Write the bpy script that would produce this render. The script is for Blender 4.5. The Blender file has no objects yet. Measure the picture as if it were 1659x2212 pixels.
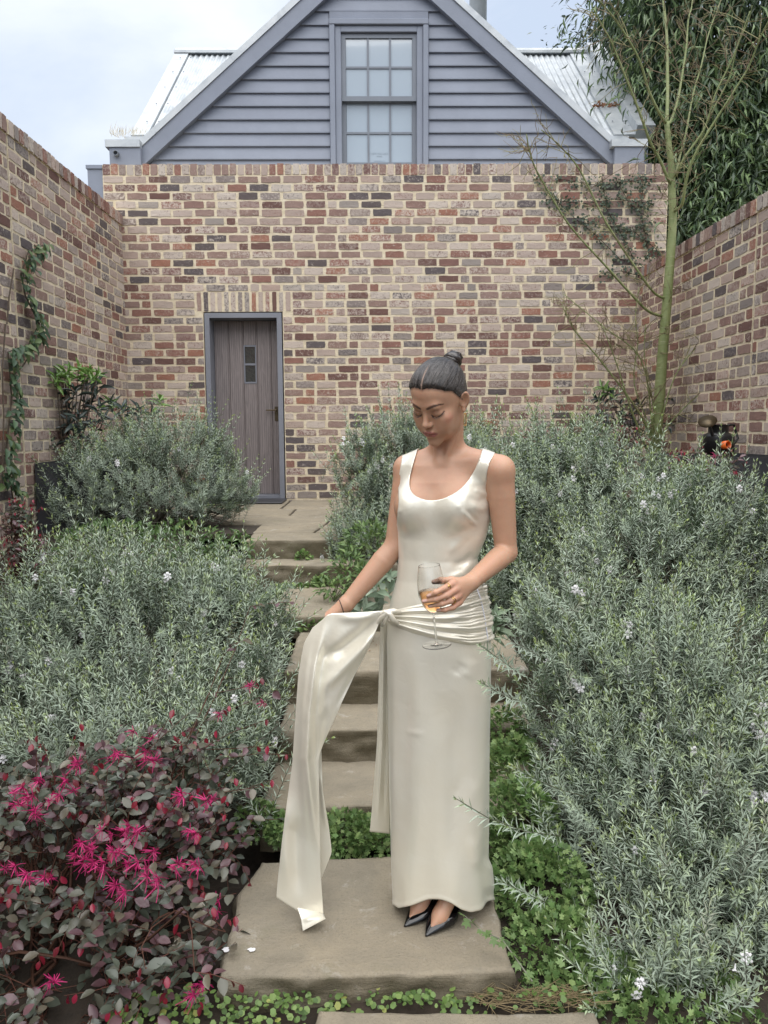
import bpy, bmesh, math, random
import numpy as np
from mathutils import Vector, Matrix

random.seed(11)
RNG = np.random.default_rng(11)
S = bpy.context.scene
COL = S.collection
rad = math.radians

# ------------------------------------------------------------------ camera, sky, sun, exposure
CAM = np.array([0.0, 0.0, 1.56])
PITCH, YAW, ROLL, FPX = rad(6.2), 0.0105, 0.005, 1660.0
_F = np.array([math.sin(YAW) * math.cos(PITCH), math.cos(YAW) * math.cos(PITCH), -math.sin(PITCH)])
_R0 = np.array([math.cos(YAW), -math.sin(YAW), 0.0])
_U0 = np.cross(_R0, _F)
_R = math.cos(ROLL) * _R0 - math.sin(ROLL) * _U0
_U = math.cos(ROLL) * _U0 + math.sin(ROLL) * _R0
cam_data = bpy.data.cameras.new('camera')
cam_data.sensor_fit = 'VERTICAL'
cam_data.sensor_height = 36.0
cam_data.sensor_width = 27.0
cam_data.lens = 36.0 * FPX / 2212.0
cam_data.clip_start = 0.05
cam_data.clip_end = 900.0
cam = bpy.data.objects.new('camera', cam_data)
cam.matrix_world = Matrix([[_R[0], _U[0], -_F[0], CAM[0]], [_R[1], _U[1], -_F[1], CAM[1]], [_R[2], _U[2], -_F[2], CAM[2]], [0, 0, 0, 1]])
COL.objects.link(cam)
S.camera = cam

SUN_EL, SUN_AZ = rad(70), rad(-4)          # soft sun behind thin cloud, behind the viewer's left shoulder
world = bpy.data.worlds.new('World')
S.world = world
world.use_nodes = True
wn, wl = world.node_tree.nodes, world.node_tree.links
wn.clear()
_out = wn.new('ShaderNodeOutputWorld')
_bg = wn.new('ShaderNodeBackground')
_sky = wn.new('ShaderNodeTexSky')
_sky.sky_type = 'NISHITA'
_sky.sun_disc = False
_sky.sun_elevation = SUN_EL
_sky.sun_rotation = SUN_AZ + math.pi
_sky.air_density = 1.0
_sky.dust_density = 2.0
_tc = wn.new('ShaderNodeTexCoord')
_mp = wn.new('ShaderNodeMapping')
_mp.inputs['Scale'].default_value = (1.0, 1.0, 1.9)
_mp.inputs['Location'].default_value = (3.1, 0.4, 0.2)
_nz = wn.new('ShaderNodeTexNoise')
_nz.inputs['Scale'].default_value = 2.1
_nz.inputs['Detail'].default_value = 7.0
_nz.inputs['Roughness'].default_value = 0.55
_nz.inputs['Distortion'].default_value = 0.35
_rp = wn.new('ShaderNodeValToRGB')
_rp.color_ramp.elements[0].position = 0.36
_rp.color_ramp.elements[0].color = (2.45, 2.85, 3.5, 1)
_rp.color_ramp.elements[1].position = 0.66
_rp.color_ramp.elements[1].color = (3.85, 4.05, 4.3, 1)
_mx = wn.new('ShaderNodeMix')
_mx.data_type = 'RGBA'
_mx.inputs['Factor'].default_value = 0.95
wl.new(_tc.outputs['Generated'], _mp.inputs['Vector'])
wl.new(_mp.outputs['Vector'], _nz.inputs['Vector'])
wl.new(_nz.outputs['Fac'], _rp.inputs['Fac'])
wl.new(_sky.outputs['Color'], _mx.inputs['A'])
wl.new(_rp.outputs['Color'], _mx.inputs['B'])
wl.new(_mx.outputs['Result'], _bg.inputs['Color'])
_bg.inputs['Strength'].default_value = 0.10
wl.new(_bg.outputs['Background'], _out.inputs['Surface'])

sun_data = bpy.data.lights.new('sun', 'SUN')
sun_data.energy = 1.5
sun_data.angle = rad(90)
sun_data.color = (1.0, 0.965, 0.92)
sun = bpy.data.objects.new('sun', sun_data)
_sd = Vector((math.sin(SUN_AZ) * math.cos(SUN_EL), -math.cos(SUN_AZ) * math.cos(SUN_EL), math.sin(SUN_EL)))
sun.rotation_euler = _sd.to_track_quat('Z', 'Y').to_euler()
sun.location = (-3, -4, 12)
COL.objects.link(sun)
S.view_settings.view_transform = 'Standard'
S.view_settings.look = 'None'
S.view_settings.gamma = 1.0
S.view_settings.use_curve_mapping = False
S.view_settings.exposure = 1.42
S.cycles.max_bounces = 14
S.cycles.diffuse_bounces = 4
S.cycles.glossy_bounces = 4
S.cycles.transparent_max_bounces = 8
S.cycles.transmission_bounces = 14
S.cycles.caustics_refractive = False
S.cycles.caustics_reflective = False

# ------------------------------------------------------------------ helpers
def P(x, y, Y):
    """world point at depth Y that projects on pixel (x, y) of the 1659 x 2212 view"""
    d = _F + (x - 829.5) / FPX * _R + (1106.0 - y) / FPX * _U
    return CAM + d * (Y / d[1])

def PZ(x, y, z):
    d = _F + (x - 829.5) / FPX * _R + (1106.0 - y) / FPX * _U
    return CAM + d * ((z - CAM[2]) / d[2])

def proj(p):
    v = np.asarray(p, float) - CAM
    dc = v @ _F
    return np.stack([829.5 + FPX * (v @ _R) / dc, 1106.0 - FPX * (v @ _U) / dc], -1)

def tag(o, label=None, cat=None, group=None, kind=None):
    if label: o['label'] = label
    if cat: o['category'] = cat
    if group: o['group'] = group
    if kind: o['kind'] = kind
    return o

def empty(name, loc=(0, 0, 0), **kw):
    o = bpy.data.objects.new(name, None)
    o.empty_display_size = 0.1
    o.location = loc
    COL.objects.link(o)
    return tag(o, **kw)

def link(name, me, mats=None, parent=None, smooth=None, **kw):
    if mats is not None and not len(me.materials):
        for m in (mats if isinstance(mats, (list, tuple)) else [mats]):
            me.materials.append(m)
    if smooth is not None:
        me.polygons.foreach_set('use_smooth', np.full(len(me.polygons), smooth, dtype=bool))
    o = bpy.data.objects.new(name, me)
    COL.objects.link(o)
    if parent is not None:
        o.parent = parent
        o.matrix_parent_inverse = Matrix.Translation(-Vector(parent.location)) if parent.parent is None else Matrix()
        if parent.parent is not None:
            o.matrix_parent_inverse = (Matrix.Translation(parent.parent.location) if parent.type == 'EMPTY' else Matrix())
    return tag(o, **kw)

def np_mesh(name, V, Q, tri=False, col=None, mi=None, smooth=True, uv=None):
    """fast mesh from numpy: V (n,3), Q (m,4) or (m,3); col = per vertex rgb"""
    V = np.ascontiguousarray(V, np.float32)
    Q = np.ascontiguousarray(Q, np.int32)
    me = bpy.data.meshes.new(name)
    k = Q.shape[1]
    me.vertices.add(len(V)); me.vertices.foreach_set('co', V.ravel())
    me.loops.add(Q.size); me.loops.foreach_set('vertex_index', Q.ravel())
    me.polygons.add(len(Q))
    me.polygons.foreach_set('loop_start', np.arange(0, Q.size, k, dtype=np.int32))
    me.polygons.foreach_set('loop_total', np.full(len(Q), k, np.int32))
    me.polygons.foreach_set('use_smooth', np.full(len(Q), smooth, dtype=bool))
    if mi is not None:
        me.polygons.foreach_set('material_index', np.asarray(mi, np.int32))
    me.update(calc_edges=True)
    if col is not None:
        a = me.color_attributes.new('Col', 'FLOAT_COLOR', 'POINT')
        c = np.ones((len(V), 4), np.float32); c[:, :3] = col
        a.data.foreach_set('color', c.ravel())
    return me

class MB:
    """collects simple solids into one mesh"""
    def __init__(s):
        s.v, s.f, s.m = [], [], []
    def add(s, vs, fs, mi=0):
        n = len(s.v)
        s.v.extend([tuple(map(float, p)) for p in vs])
        s.f.extend([tuple(i + n for i in f) for f in fs])
        s.m.extend([mi] * len(fs))
        return s
    def box(s, x0, x1, y0, y1, z0, z1, mi=0, bev=0.0):
        if bev > 0:
            b = min(bev, (x1 - x0) * .45, (y1 - y0) * .45, (z1 - z0) * .45)
            bm = bmesh.new()
            bmesh.ops.create_cube(bm, size=1)
            for v in bm.verts:
                v.co = Vector(((x0 + x1) / 2 + v.co.x * (x1 - x0), (y0 + y1) / 2 + v.co.y * (y1 - y0), (z0 + z1) / 2 + v.co.z * (z1 - z0)))
            bmesh.ops.bevel(bm, geom=bm.edges[:], offset=b, segments=1, affect='EDGES', profile=.5)
            bm.verts.index_update()
            s.add([v.co for v in bm.verts], [[v.index for v in f.verts] for f in bm.faces], mi)
            bm.free()
            return s
        return s.add([(x0, y0, z0), (x1, y0, z0), (x1, y1, z0), (x0, y1, z0), (x0, y0, z1), (x1, y0, z1), (x1, y1, z1), (x0, y1, z1)],
                     [(3, 2, 1, 0), (4, 5, 6, 7), (0, 1, 5, 4), (1, 2, 6, 5), (2, 3, 7, 6), (3, 0, 4, 7)], mi)
    def prism(s, poly, d0, d1, axis=1, mi=0):
        """poly in the plane normal to axis (x,z for axis 1), extruded d0..d1"""
        n = len(poly)
        def pt(p, d):
            return (p[0], d, p[1]) if axis == 1 else ((d, p[0], p[1]) if axis == 0 else (p[0], p[1], d))
        vs = [pt(p, d0) for p in poly] + [pt(p, d1) for p in poly]
        fs = [tuple(range(n)), tuple(range(2 * n - 1, n - 1, -1))] + [(i, n + i, n + (i + 1) % n, (i + 1) % n) for i in range(n)]
        return s.add(vs, fs, mi)
    def tube(s, pts, radii, n=6, mi=0, cap=True):
        pts = [np.asarray(p, float) for p in pts]
        m = len(pts)
        if np.isscalar(radii): radii = [radii] * m
        vs, fs = [], []
        t0 = pts[1] - pts[0]
        a = np.cross(t0, [0, 0, 1.0])
        if np.linalg.norm(a) < 1e-6: a = np.array([1.0, 0, 0])
        for i in range(m):
            t = pts[min(i + 1, m - 1)] - pts[max(i - 1, 0)]
            t = t / (np.linalg.norm(t) + 1e-12)
            a = a - t * (a @ t); a /= np.linalg.norm(a) + 1e-12
            b = np.cross(t, a)
            for k in range(n):
                an = 2 * math.pi * k / n
                vs.append(pts[i] + radii[i] * (math.cos(an) * a + math.sin(an) * b))
        for i in range(m - 1):
            for k in range(n):
                k2 = (k + 1) % n
                fs.append((i * n + k, i * n + k2, (i + 1) * n + k2, (i + 1) * n + k))
        if cap:
            fs.append(tuple(range(n - 1, -1, -1))); fs.append(tuple((m - 1) * n + k for k in range(n)))
        return s.add(vs, fs, mi)
    def lathe(s, prof, n=24, c=(0, 0, 0), axis=(0, 0, 1), mi=0):
        """prof = [(r, h)] turned about axis through c"""
        ax = Vector(axis).normalized()
        u = ax.orthogonal().normalized(); w = ax.cross(u)
        c = Vector(c)
        vs, fs = [], []
        for r, h in prof:
            for k in range(n):
                an = 2 * math.pi * k / n
                vs.append(c + ax * h + (u * math.cos(an) + w * math.sin(an)) * r)
        for i in range(len(prof) - 1):
            for k in range(n):
                k2 = (k + 1) % n
                fs.append((i * n + k, i * n + k2, (i + 1) * n + k2, (i + 1) * n + k))
        return s.add(vs, fs, mi)
    def mesh(s, name, smooth=False):
        me = bpy.data.meshes.new(name)
        me.from_pydata(s.v, [], s.f)
        me.polygons.foreach_set('material_index', s.m)
        me.polygons.foreach_set('use_smooth', [smooth] * len(s.f))
        me.update()
        return me
    def build(s, name, mats, parent=None, smooth=False, **kw):
        return link(name, s.mesh(name, smooth), mats, parent, **kw)

# ------------------------------------------------------------------ materials
def new_mat(name):
    m = bpy.data.materials.new(name)
    m.use_nodes = True
    nt = m.node_tree
    return m, nt.nodes, nt.links, nt.nodes['Principled BSDF']

def nnode(N, typ, **kw):
    n = N.new(typ)
    for k, v in kw.items():
        if k in n.inputs.keys(): n.inputs[k].default_value = v
        else: setattr(n, k, v)
    return n

def ramp(N, stops, interp='LINEAR'):
    r = N.new('ShaderNodeValToRGB')
    e = r.color_ramp.elements
    r.color_ramp.interpolation = interp
    while len(e) < len(stops): e.new(0.5)
    for i, (p, c) in enumerate(stops):
        e[i].position = p
        e[i].color = (*c, 1) if len(c) == 3 else c
    return r

def mixc(N, L, fac, a, b, mode='MIX'):
    m = N.new('ShaderNodeMix'); m.data_type = 'RGBA'; m.blend_type = mode
    for key, v in (('Factor', fac), ('A', a), ('B', b)):
        if hasattr(v, 'links') or hasattr(v, 'is_linked'): L.new(v, m.inputs[key])
        elif key == 'Factor': m.inputs[key].default_value = v
        else: m.inputs[key].default_value = (*v, 1)
    return m.outputs['Result']

def mathn(N, L, op, a, b=0.0, clamp=False):
    m = N.new('ShaderNodeMath'); m.operation = op; m.use_clamp = clamp
    for i, v in enumerate((a, b)):
        if hasattr(v, 'is_linked'): L.new(v, m.inputs[i])
        else: m.inputs[i].default_value = v
    return m.outputs[0]

def pos(N):
    return N.new('ShaderNodeNewGeometry').outputs['Position']

def noise(N, L, vec, scale, detail=4, rough=.55, dist=0.0, stretch=None):
    if stretch:
        mp = N.new('ShaderNodeMapping'); mp.inputs['Scale'].default_value = stretch
        L.new(vec, mp.inputs['Vector']); vec = mp.outputs['Vector']
    n = nnode(N, 'ShaderNodeTexNoise', Scale=scale, Detail=detail, Roughness=rough, Distortion=dist)
    L.new(vec, n.inputs['Vector'])
    return n.outputs['Fac']

def bump(N, L, h, bs, dist=.01, strength=1.0):
    b = nnode(N, 'ShaderNodeBump', Strength=strength, Distance=dist)
    L.new(h, b.inputs['Height']); L.new(b.outputs['Normal'], bs.inputs['Normal'])
    return b

def simple_mat(name, col, rough=.6, var=.15, scale=20, bumpd=0.0, metal=0.0, spec=.5, stretch=None):
    m, N, L, B = new_mat(name)
    p = pos(N)
    f = noise(N, L, p, scale, 5, .6, 0, stretch)
    c0 = tuple(x * (1 - var) for x in col); c1 = tuple(min(1, x * (1 + var)) for x in col)
    r = ramp(N, [(.3, c0), (.7, c1)]); L.new(f, r.inputs['Fac'])
    L.new(r.outputs['Color'], B.inputs['Base Color'])
    B.inputs['Roughness'].default_value = rough
    B.inputs['Metallic'].default_value = metal
    B.inputs['Specular IOR Level'].default_value = spec
    if bumpd: bump(N, L, f, B, bumpd)
    return m

# brick: each brick picks its own fired colour, with lime wash left on it
def brick_material():
    m, N, L, B = new_mat('reclaimed brick')
    oi = N.new('ShaderNodeObjectInfo'); ge = N.new('ShaderNodeNewGeometry')
    s = mathn(N, L, 'FRACT', mathn(N, L, 'ADD', oi.outputs['Random'], ge.outputs['Random Per Island']))
    s2 = mathn(N, L, 'FRACT', mathn(N, L, 'MULTIPLY', s, 7.31))
    s3 = mathn(N, L, 'FRACT', mathn(N, L, 'MULTIPLY', s, 23.7))
    cols = [(.19, .105, .088), (.27, .15, .135), (.135, .12, .125), (.36, .18, .14), (.38, .265, .225), (.22, .125, .11), (.14, .12, .118), (.32, .275, .255),
            (.34, .21, .175), (.42, .20, .135), (.27, .15, .125), (.36, .245, .205), (.15, .135, .14), (.34, .175, .135), (.31, .24, .21), (.34, .215, .18)]
    r = ramp(N, [(i / len(cols), c) for i, c in enumerate(cols)], 'CONSTANT'); L.new(s, r.inputs['Fac'])
    p = ge.outputs['Position']
    n1 = noise(N, L, p, 34, 7, .72, .9)
    n2 = noise(N, L, p, 9, 4, .6, .3)
    n3 = noise(N, L, p, 120, 3, .6)
    # burnt / pale mottling
    c = mixc(N, L, mathn(N, L, 'MULTIPLY', n2, .55), r.outputs['Color'], (.10, .065, .06))
    wash = mathn(N, L, 'MULTIPLY', mathn(N, L, 'SUBTRACT', mathn(N, L, 'ADD', n1, mathn(N, L, 'MULTIPLY', s2, .34)), .60), 7.0, True)
    wash = mathn(N, L, 'MULTIPLY', wash, mathn(N, L, 'ADD', mathn(N, L, 'MULTIPLY', s3, .62), .22))
    c = mixc(N, L, wash, c, (.66, .58, .50))
    L.new(c, B.inputs['Base Color'])
    B.inputs['Roughness'].default_value = .9
    B.inputs['Specular IOR Level'].default_value = .25
    h = mathn(N, L, 'ADD', n1, mathn(N, L, 'MULTIPLY', n3, .4))
    bump(N, L, h, B, .006)
    return m

def mortar_material():
    m, N, L, B = new_mat('sand lime mortar')
    p = pos(N)
    n1 = noise(N, L, p, 14, 6, .65); n2 = noise(N, L, p, 90, 3, .6)
    r = ramp(N, [(.25, (.58, .49, .34)), (.5, (.74, .64, .47)), (.75, (.80, .72, .57))])
    L.new(n1, r.inputs['Fac'])
    L.new(r.outputs['Color'], B.inputs['Base Color'])
    B.inputs['Roughness'].default_value = .95
    B.inputs['Specular IOR Level'].default_value = .15
    bump(N, L, mathn(N, L, 'ADD', n1, mathn(N, L, 'MULTIPLY', n2, .5)), B, .012)
    return m

def stone_material():
    m, N, L, B = new_mat('weathered sandstone')
    p = pos(N)
    n1 = noise(N, L, p, 3.2, 6, .62, .8)
    n2 = noise(N, L, p, 5.0, 7, .7, 1.2, (1, 2.4, 12))          # bedding layers
    n3 = noise(N, L, p, 110, 5, .75)
    n4 = noise(N, L, p, 9, 6, .75, .4)
    r = ramp(N, [(.28, (.19, .17, .125)), (.45, (.285, .25, .19)), (.6, (.35, .30, .22)), (.78, (.40, .36, .285))])
    L.new(mathn(N, L, 'ADD', mathn(N, L, 'MULTIPLY', n1, .55), mathn(N, L, 'ADD', mathn(N, L, 'MULTIPLY', n2, .22), mathn(N, L, 'MULTIPLY', n4, .23))), r.inputs['Fac'])
    c = mixc(N, L, mathn(N, L, 'MULTIPLY', mathn(N, L, 'SUBTRACT', n4, .58), 5, True), r.outputs['Color'], (.50, .47, .43))
    c = mixc(N, L, mathn(N, L, 'MULTIPLY', mathn(N, L, 'SUBTRACT', n3, .52), 2.2, True), c, (.13, .11, .085))
    # moss and dirt cling to the rough vertical faces and to their lower edges
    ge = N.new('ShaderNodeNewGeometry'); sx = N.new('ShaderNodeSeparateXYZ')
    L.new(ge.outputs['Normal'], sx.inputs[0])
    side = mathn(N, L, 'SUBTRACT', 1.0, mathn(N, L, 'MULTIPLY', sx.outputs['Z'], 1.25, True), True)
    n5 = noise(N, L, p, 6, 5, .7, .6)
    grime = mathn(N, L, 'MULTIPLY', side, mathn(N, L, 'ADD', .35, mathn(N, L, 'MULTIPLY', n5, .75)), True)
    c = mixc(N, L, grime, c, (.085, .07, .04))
    n6 = noise(N, L, p, 4.5, 5, .7)
    moss = mathn(N, L, 'MULTIPLY', mathn(N, L, 'SUBTRACT', n6, .58), 4.0, True)
    c = mixc(N, L, mathn(N, L, 'MULTIPLY', moss, .5), c, (.12, .13, .05))
    L.new(c, B.inputs['Base Color'])
    B.inputs['Roughness'].default_value = .85
    B.inputs['Specular IOR Level'].default_value = .3
    bump(N, L, mathn(N, L, 'ADD', mathn(N, L, 'MULTIPLY', n2, .4), mathn(N, L, 'ADD', mathn(N, L, 'MULTIPLY', n3, .35), mathn(N, L, 'MULTIPLY', n4, .5))), B, .012)
    return m

def paint_material(name, col, rough=.45):
    m, N, L, B = new_mat(name)
    p = pos(N)
    n1 = noise(N, L, p, 2.5, 5, .6); n2 = noise(N, L, p, 40, 4, .6, 0, (1, 1, 6))
    r = ramp(N, [(.3, tuple(x * .9 for x in col)), (.7, tuple(x * 1.08 for x in col))]); L.new(n1, r.inputs['Fac'])
    c = mixc(N, L, mathn(N, L, 'MULTIPLY', mathn(N, L, 'SUBTRACT', n2, .6), 2.0, True), r.outputs['Color'], tuple(x * .75 for x in col))
    L.new(c, B.inputs['Base Color'])
    B.inputs['Roughness'].default_value = rough
    bump(N, L, n2, B, .0015)
    return m

def metal_roof_material():
    m, N, L, B = new_mat('galvanised roofing')
    p = pos(N)
    n1 = noise(N, L, p, 4, 6, .65, .5); n2 = noise(N, L, p, 30, 4, .7)
    r = ramp(N, [(.3, (.38, .41, .44)), (.5, (.50, .53, .55)), (.72, (.60, .62, .63))]); L.new(n1, r.inputs['Fac'])
    c = mixc(N, L, mathn(N, L, 'MULTIPLY', mathn(N, L, 'SUBTRACT', n2, .66), 3.5, True), r.outputs['Color'], (.30, .29, .27))
    L.new(c, B.inputs['Base Color'])
    B.inputs['Metallic'].default_value = .35
    B.inputs['Roughness'].default_value = .5
    return m

def wood_material():
    m, N, L, B = new_mat('weathered brown painted timber')
    p = pos(N)
    n1 = noise(N, L, p, 7, 5, .55, 1.6, (5, 5, .55))
    w = nnode(N, 'ShaderNodeTexWave', Scale=9.0, Distortion=6.0, Detail=2.0)
    mp = N.new('ShaderNodeMapping'); mp.inputs['Scale'].default_value = (1.6, 1.6, .22)
    L.new(p, mp.inputs['Vector']); L.new(mp.outputs['Vector'], w.inputs['Vector'])
    f = mathn(N, L, 'ADD', mathn(N, L, 'MULTIPLY', n1, .7), mathn(N, L, 'MULTIPLY', w.outputs['Fac'], .3))
    r = ramp(N, [(.3, (.17, .145, .142)), (.55, (.235, .20, .195)), (.75, (.30, .26, .25))]); L.new(f, r.inputs['Fac'])
    L.new(r.outputs['Color'], B.inputs['Base Color'])
    B.inputs['Roughness'].default_value = .55
    bump(N, L, f, B, .002)
    return m

def glass_pane_material(name='window glass', tint=(.55, .62, .68), rough=.06):
    m, N, L, B = new_mat(name)
    B.inputs['Base Color'].default_value = (*tint, 1)
    B.inputs['Roughness'].default_value = rough
    B.inputs['Specular IOR Level'].default_value = 1.0
    B.inputs['Coat Weight'].default_value = 1.0
    B.inputs['Coat Roughness'].default_value = .02
    return m

def leaf_material(name, rough=.45, trans=.25, spec=.5, hue_noise=.12):
    """leaf colour comes from the mesh (species and age of leaf), with fine variation"""
    m, N, L, B = new_mat(name)
    at = nnode(N, 'ShaderNodeAttribute', attribute_name='Col')
    n1 = noise(N, L, pos(N), 5, 3, .6)
    hs = N.new('ShaderNodeHueSaturation')
    L.new(at.outputs['Color'], hs.inputs['Color'])
    L.new(mathn(N, L, 'ADD', 1 - hue_noise * 1.3, mathn(N, L, 'MULTIPLY', n1, hue_noise * 2.6)), hs.inputs['Value'])
    L.new(hs.outputs['Color'], B.inputs['Base Color'])
    B.inputs['Roughness'].default_value = rough
    B.inputs['Specular IOR Level'].default_value = spec
    if trans > 0:
        out = N['Material Output']
        tr = N.new('ShaderNodeBsdfTranslucent'); ms = N.new('ShaderNodeMixShader')
        L.new(hs.outputs['Color'], tr.inputs['Color'])
        ms.inputs['Fac'].default_value = trans
        L.new(B.outputs['BSDF'], ms.inputs[1]); L.new(tr.outputs['BSDF'], ms.inputs[2])
        L.new(ms.outputs['Shader'], out.inputs['Surface'])
    return m

M = dict(
    brick=brick_material(), mortar=mortar_material(), stone=stone_material(),
    paint=paint_material('slate grey paint', (.235, .262, .325)),
    board=paint_material('slate grey weatherboard paint', (.235, .262, .325), .5),
    sash=paint_material('grey sash paint', (.19, .212, .25)),
    frame=paint_material('grey door frame paint', (.215, .225, .26)),
    gap=simple_mat('dark joint', (.05, .04, .03), .95, .3, 30),
    roof=metal_roof_material(), wood=wood_material(),
    pane=glass_pane_material(tint=(.36, .43, .50)), darkpane=glass_pane_material('dark door glass', (.03, .035, .035)),
    planter=simple_mat('charcoal planter', (.040, .042, .048), .5, .15, 6),
    black=simple_mat('black metal', (.012, .012, .013), .35, .2, 12),
    bronze=simple_mat('dull bronze', (.10, .075, .045), .4, .25, 25, metal=.7),
    orange=simple_mat('orange plastic', (.75, .14, .02), .4, .1, 10),
    soil=simple_mat('garden soil', (.035, .026, .018), .95, .45, 9, .02),
    brown=simple_mat('dead leaf', (.22, .10, .05), .8, .35, 30),
    bark=simple_mat('brown stem bark', (.10, .075, .055), .85, .3, 40, .003),
    greystem=simple_mat('grey green stem', (.20, .20, .15), .8, .25, 30),
    white=simple_mat('white petal', (.80, .79, .80), .6, .05, 30),
)
# ------------------------------------------------------------------ ground
def gz(x, y):
    y = np.asarray(y, float)
    z = np.interp(y, [-400, 1.9, 2.75, 3.3, 4.2, 5.3, 6.0, 8.6, 9.5, 400], [-.10, -.10, -.07, .05, .36, .66, .735, .745, .745, .745])
    x = np.asarray(x, float)
    path = np.clip((1.15 - np.abs(x + .02 + .12 * (y - 3))) / .25, 0, 1) * np.clip((y - 2.7) / .3, 0, 1) * np.clip((8.6 - y) / .1, 0, 1)
    return z + 0 * x - .22 * path

_gx = np.concatenate([np.linspace(-300, -6, 14), np.linspace(-5.5, 5.5, 75), np.linspace(6, 300, 14)])
_gy = np.concatenate([np.linspace(-300, -1, 14), np.linspace(-.8, 9.2, 90), np.linspace(9.6, 400, 18)])
_X, _Y = np.meshgrid(_gx, _gy)
_Z = gz(_X, _Y) + (.018 * np.sin(_X * 7.1 + _Y * 3.3) + .015 * np.sin(_Y * 9.7 - _X * 5.1)) * ((np.abs(_X) < 5) & (_Y < 8) & (_Y > 0))
_n = len(_gx)
_i = (np.arange(len(_gy) - 1)[:, None] * _n + np.arange(_n - 1)[None]).ravel()
link('ground', np_mesh('ground', np.stack([_X, _Y, _Z], -1).reshape(-1, 3), np.stack([_i, _i + 1, _i + _n + 1, _i + _n], 1)), M['soil'], kind='structure',
     label='dark garden soil under the shrubs and steps')

# ------------------------------------------------------------------ bricks
def brick_variants(n, L=.226, H=.072, D=.030):
    out = []
    for k in range(n):
        r = random.Random(100 + k)
        hx, hz = L / 2, H / 2
        per = []
        for t in range(4):
            per.append((-hx + L * (t / 4 + .01), -hz))
        per.append((hx, -hz)); per.append((hx, 0))
        for t in range(4):
            per.append((hx - L * t / 4, hz))
        per.append((-hx, hz)); per.append((-hx, 0))
        ring0, ring1 = [], []
        for (x, z) in per:
            cx = .93 if abs(abs(x) - hx) < 1e-3 and abs(abs(z) - hz) < 1e-3 else 1.0
            jx, jz = r.uniform(-.004, .004), r.uniform(-.004, .004)
            ring0.append((x + jx, 0, z + jz))
            ring1.append(((x + jx) * .982 * (.98 if cx < 1 else 1), -D - r.uniform(-.0012, .0012), (z + jz) * .97 * (.94 if cx < 1 else 1)))
        nn = len(per)
        ctr = (r.uniform(-.03, .03), -D - r.uniform(-.0008, .0012), r.uniform(-.01, .01))
        vs = ring0 + ring1 + [ctr]
        fs = [(i, (i + 1) % nn, nn + (i + 1) % nn, nn + i) for i in range(nn)] + [(nn + i, nn + (i + 1) % nn, 2 * nn) for i in range(nn)]
        out.append((np.array(vs), fs))
    return out

BV = brick_variants(12)
BMESH = []
for k, (v, f) in enumerate(BV):
    mb = MB(); mb.add(v, f); me = mb.mesh('brick', False); me.materials.append(M['brick']); BMESH.append(me)

def place_bricks(wall, todo, frame, limit=300):
    """todo: (u, v, length, height, turned) on the wall face; frame(u, v) -> world point, uax = unit vector along u, nrm outward"""
    fr, uax, nrm = frame
    rot = Matrix([[uax[0], -nrm[0], 0], [uax[1], -nrm[1], 0], [0, 0, 1]]).to_4x4()
    rec = []
    for b in todo:
        c = np.array(fr(b[0], b[1]))
        p = proj(c); dc = (c - CAM) @ _F
        vis = 0.0
        if dc > .3 and -30 < p[0] < 1690 and -20 < p[1] < 1130:
            vd = (CAM - c); vd = vd / np.linalg.norm(vd)
            vis = abs(vd @ np.array([nrm[0], nrm[1], 0])) * b[2] * b[3] / dc ** 2
            low = 985 if abs(nrm[1]) < .5 else 900
            if p[1] > low: vis *= .3
        rec.append((vis, c, b))
    order = sorted(range(len(rec)), key=lambda i: -rec[i][0])
    single = set(order[:limit])
    V, Fq, Ft, nv = [], [], [], 0
    Vs, Fs = [], []
    for i, (vis, c, (u, v, ln, ht, turned)) in enumerate(rec):
        k = random.randrange(len(BMESH))
        ang = random.uniform(-.012, .012) + (math.pi / 2 if turned else 0)
        flip = -1 if random.random() < .5 else 1
        sc = (ln / .226 * flip, random.uniform(1.0, 1.12), ht / .072 * flip)
        mat = Matrix.Translation(Vector(c)) @ rot @ Matrix.Rotation(ang, 4, 'Y') @ Matrix.Diagonal((sc[0], sc[1], sc[2], 1))
        if i in single:
            o = bpy.data.objects.new('brick', BMESH[k])
            COL.objects.link(o)
            o.parent = wall
            o.matrix_parent_inverse = Matrix.Translation(-Vector(wall.location))
            o.matrix_basis = mat
        else:
            a = np.array(mat)
            w = BV[k][0] @ a[:3, :3].T + a[:3, 3]
            n0 = len(Vs)
            Vs.extend(map(tuple, w))
            Fs.extend([tuple(q + n0 for q in f) for f in BV[k][1]])
    if Vs:
        mb = MB(); mb.v = Vs; mb.f = Fs; mb.m = [0] * len(Fs)
        mb.build('bricks', M['brick'], wall, False, kind='stuff')

def courses(u0, u1, v0, v1, holes=(), pitch=.0862, seed=0):
    r = random.Random(seed)
    out = []
    nrow = int(round((v1 - v0) / pitch))
    for i in range(nrow):
        v = v0 + (i + .5) * pitch
        segs = [(u0, u1)]
        for (h0, h1, g0, g1) in holes:
            if v + .036 > g0 and v - .036 < g1:
                ns = []
                for (a, b) in segs:
                    if h1 <= a or h0 >= b: ns.append((a, b)); continue
                    if h0 - a > .05: ns.append((a, h0))
                    if b - h1 > .05: ns.append((h1, b))
                segs = ns
        for (a, b) in segs:
            u = a
            first = True
            while u < b - .03:
                ln = .224 + r.uniform(-.008, .008)
                if first: ln = .108 if i % 2 else ln
                elif r.random() < .07: ln = .106
                first = False
                e = min(u + ln, b)
                if b - e < .055: e = b
                out.append(((u + e) / 2, v + r.uniform(-.003, .003), e - u - .015, .0675 + r.uniform(-.005, .004), False))
                u = e + .012
    return out

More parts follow.
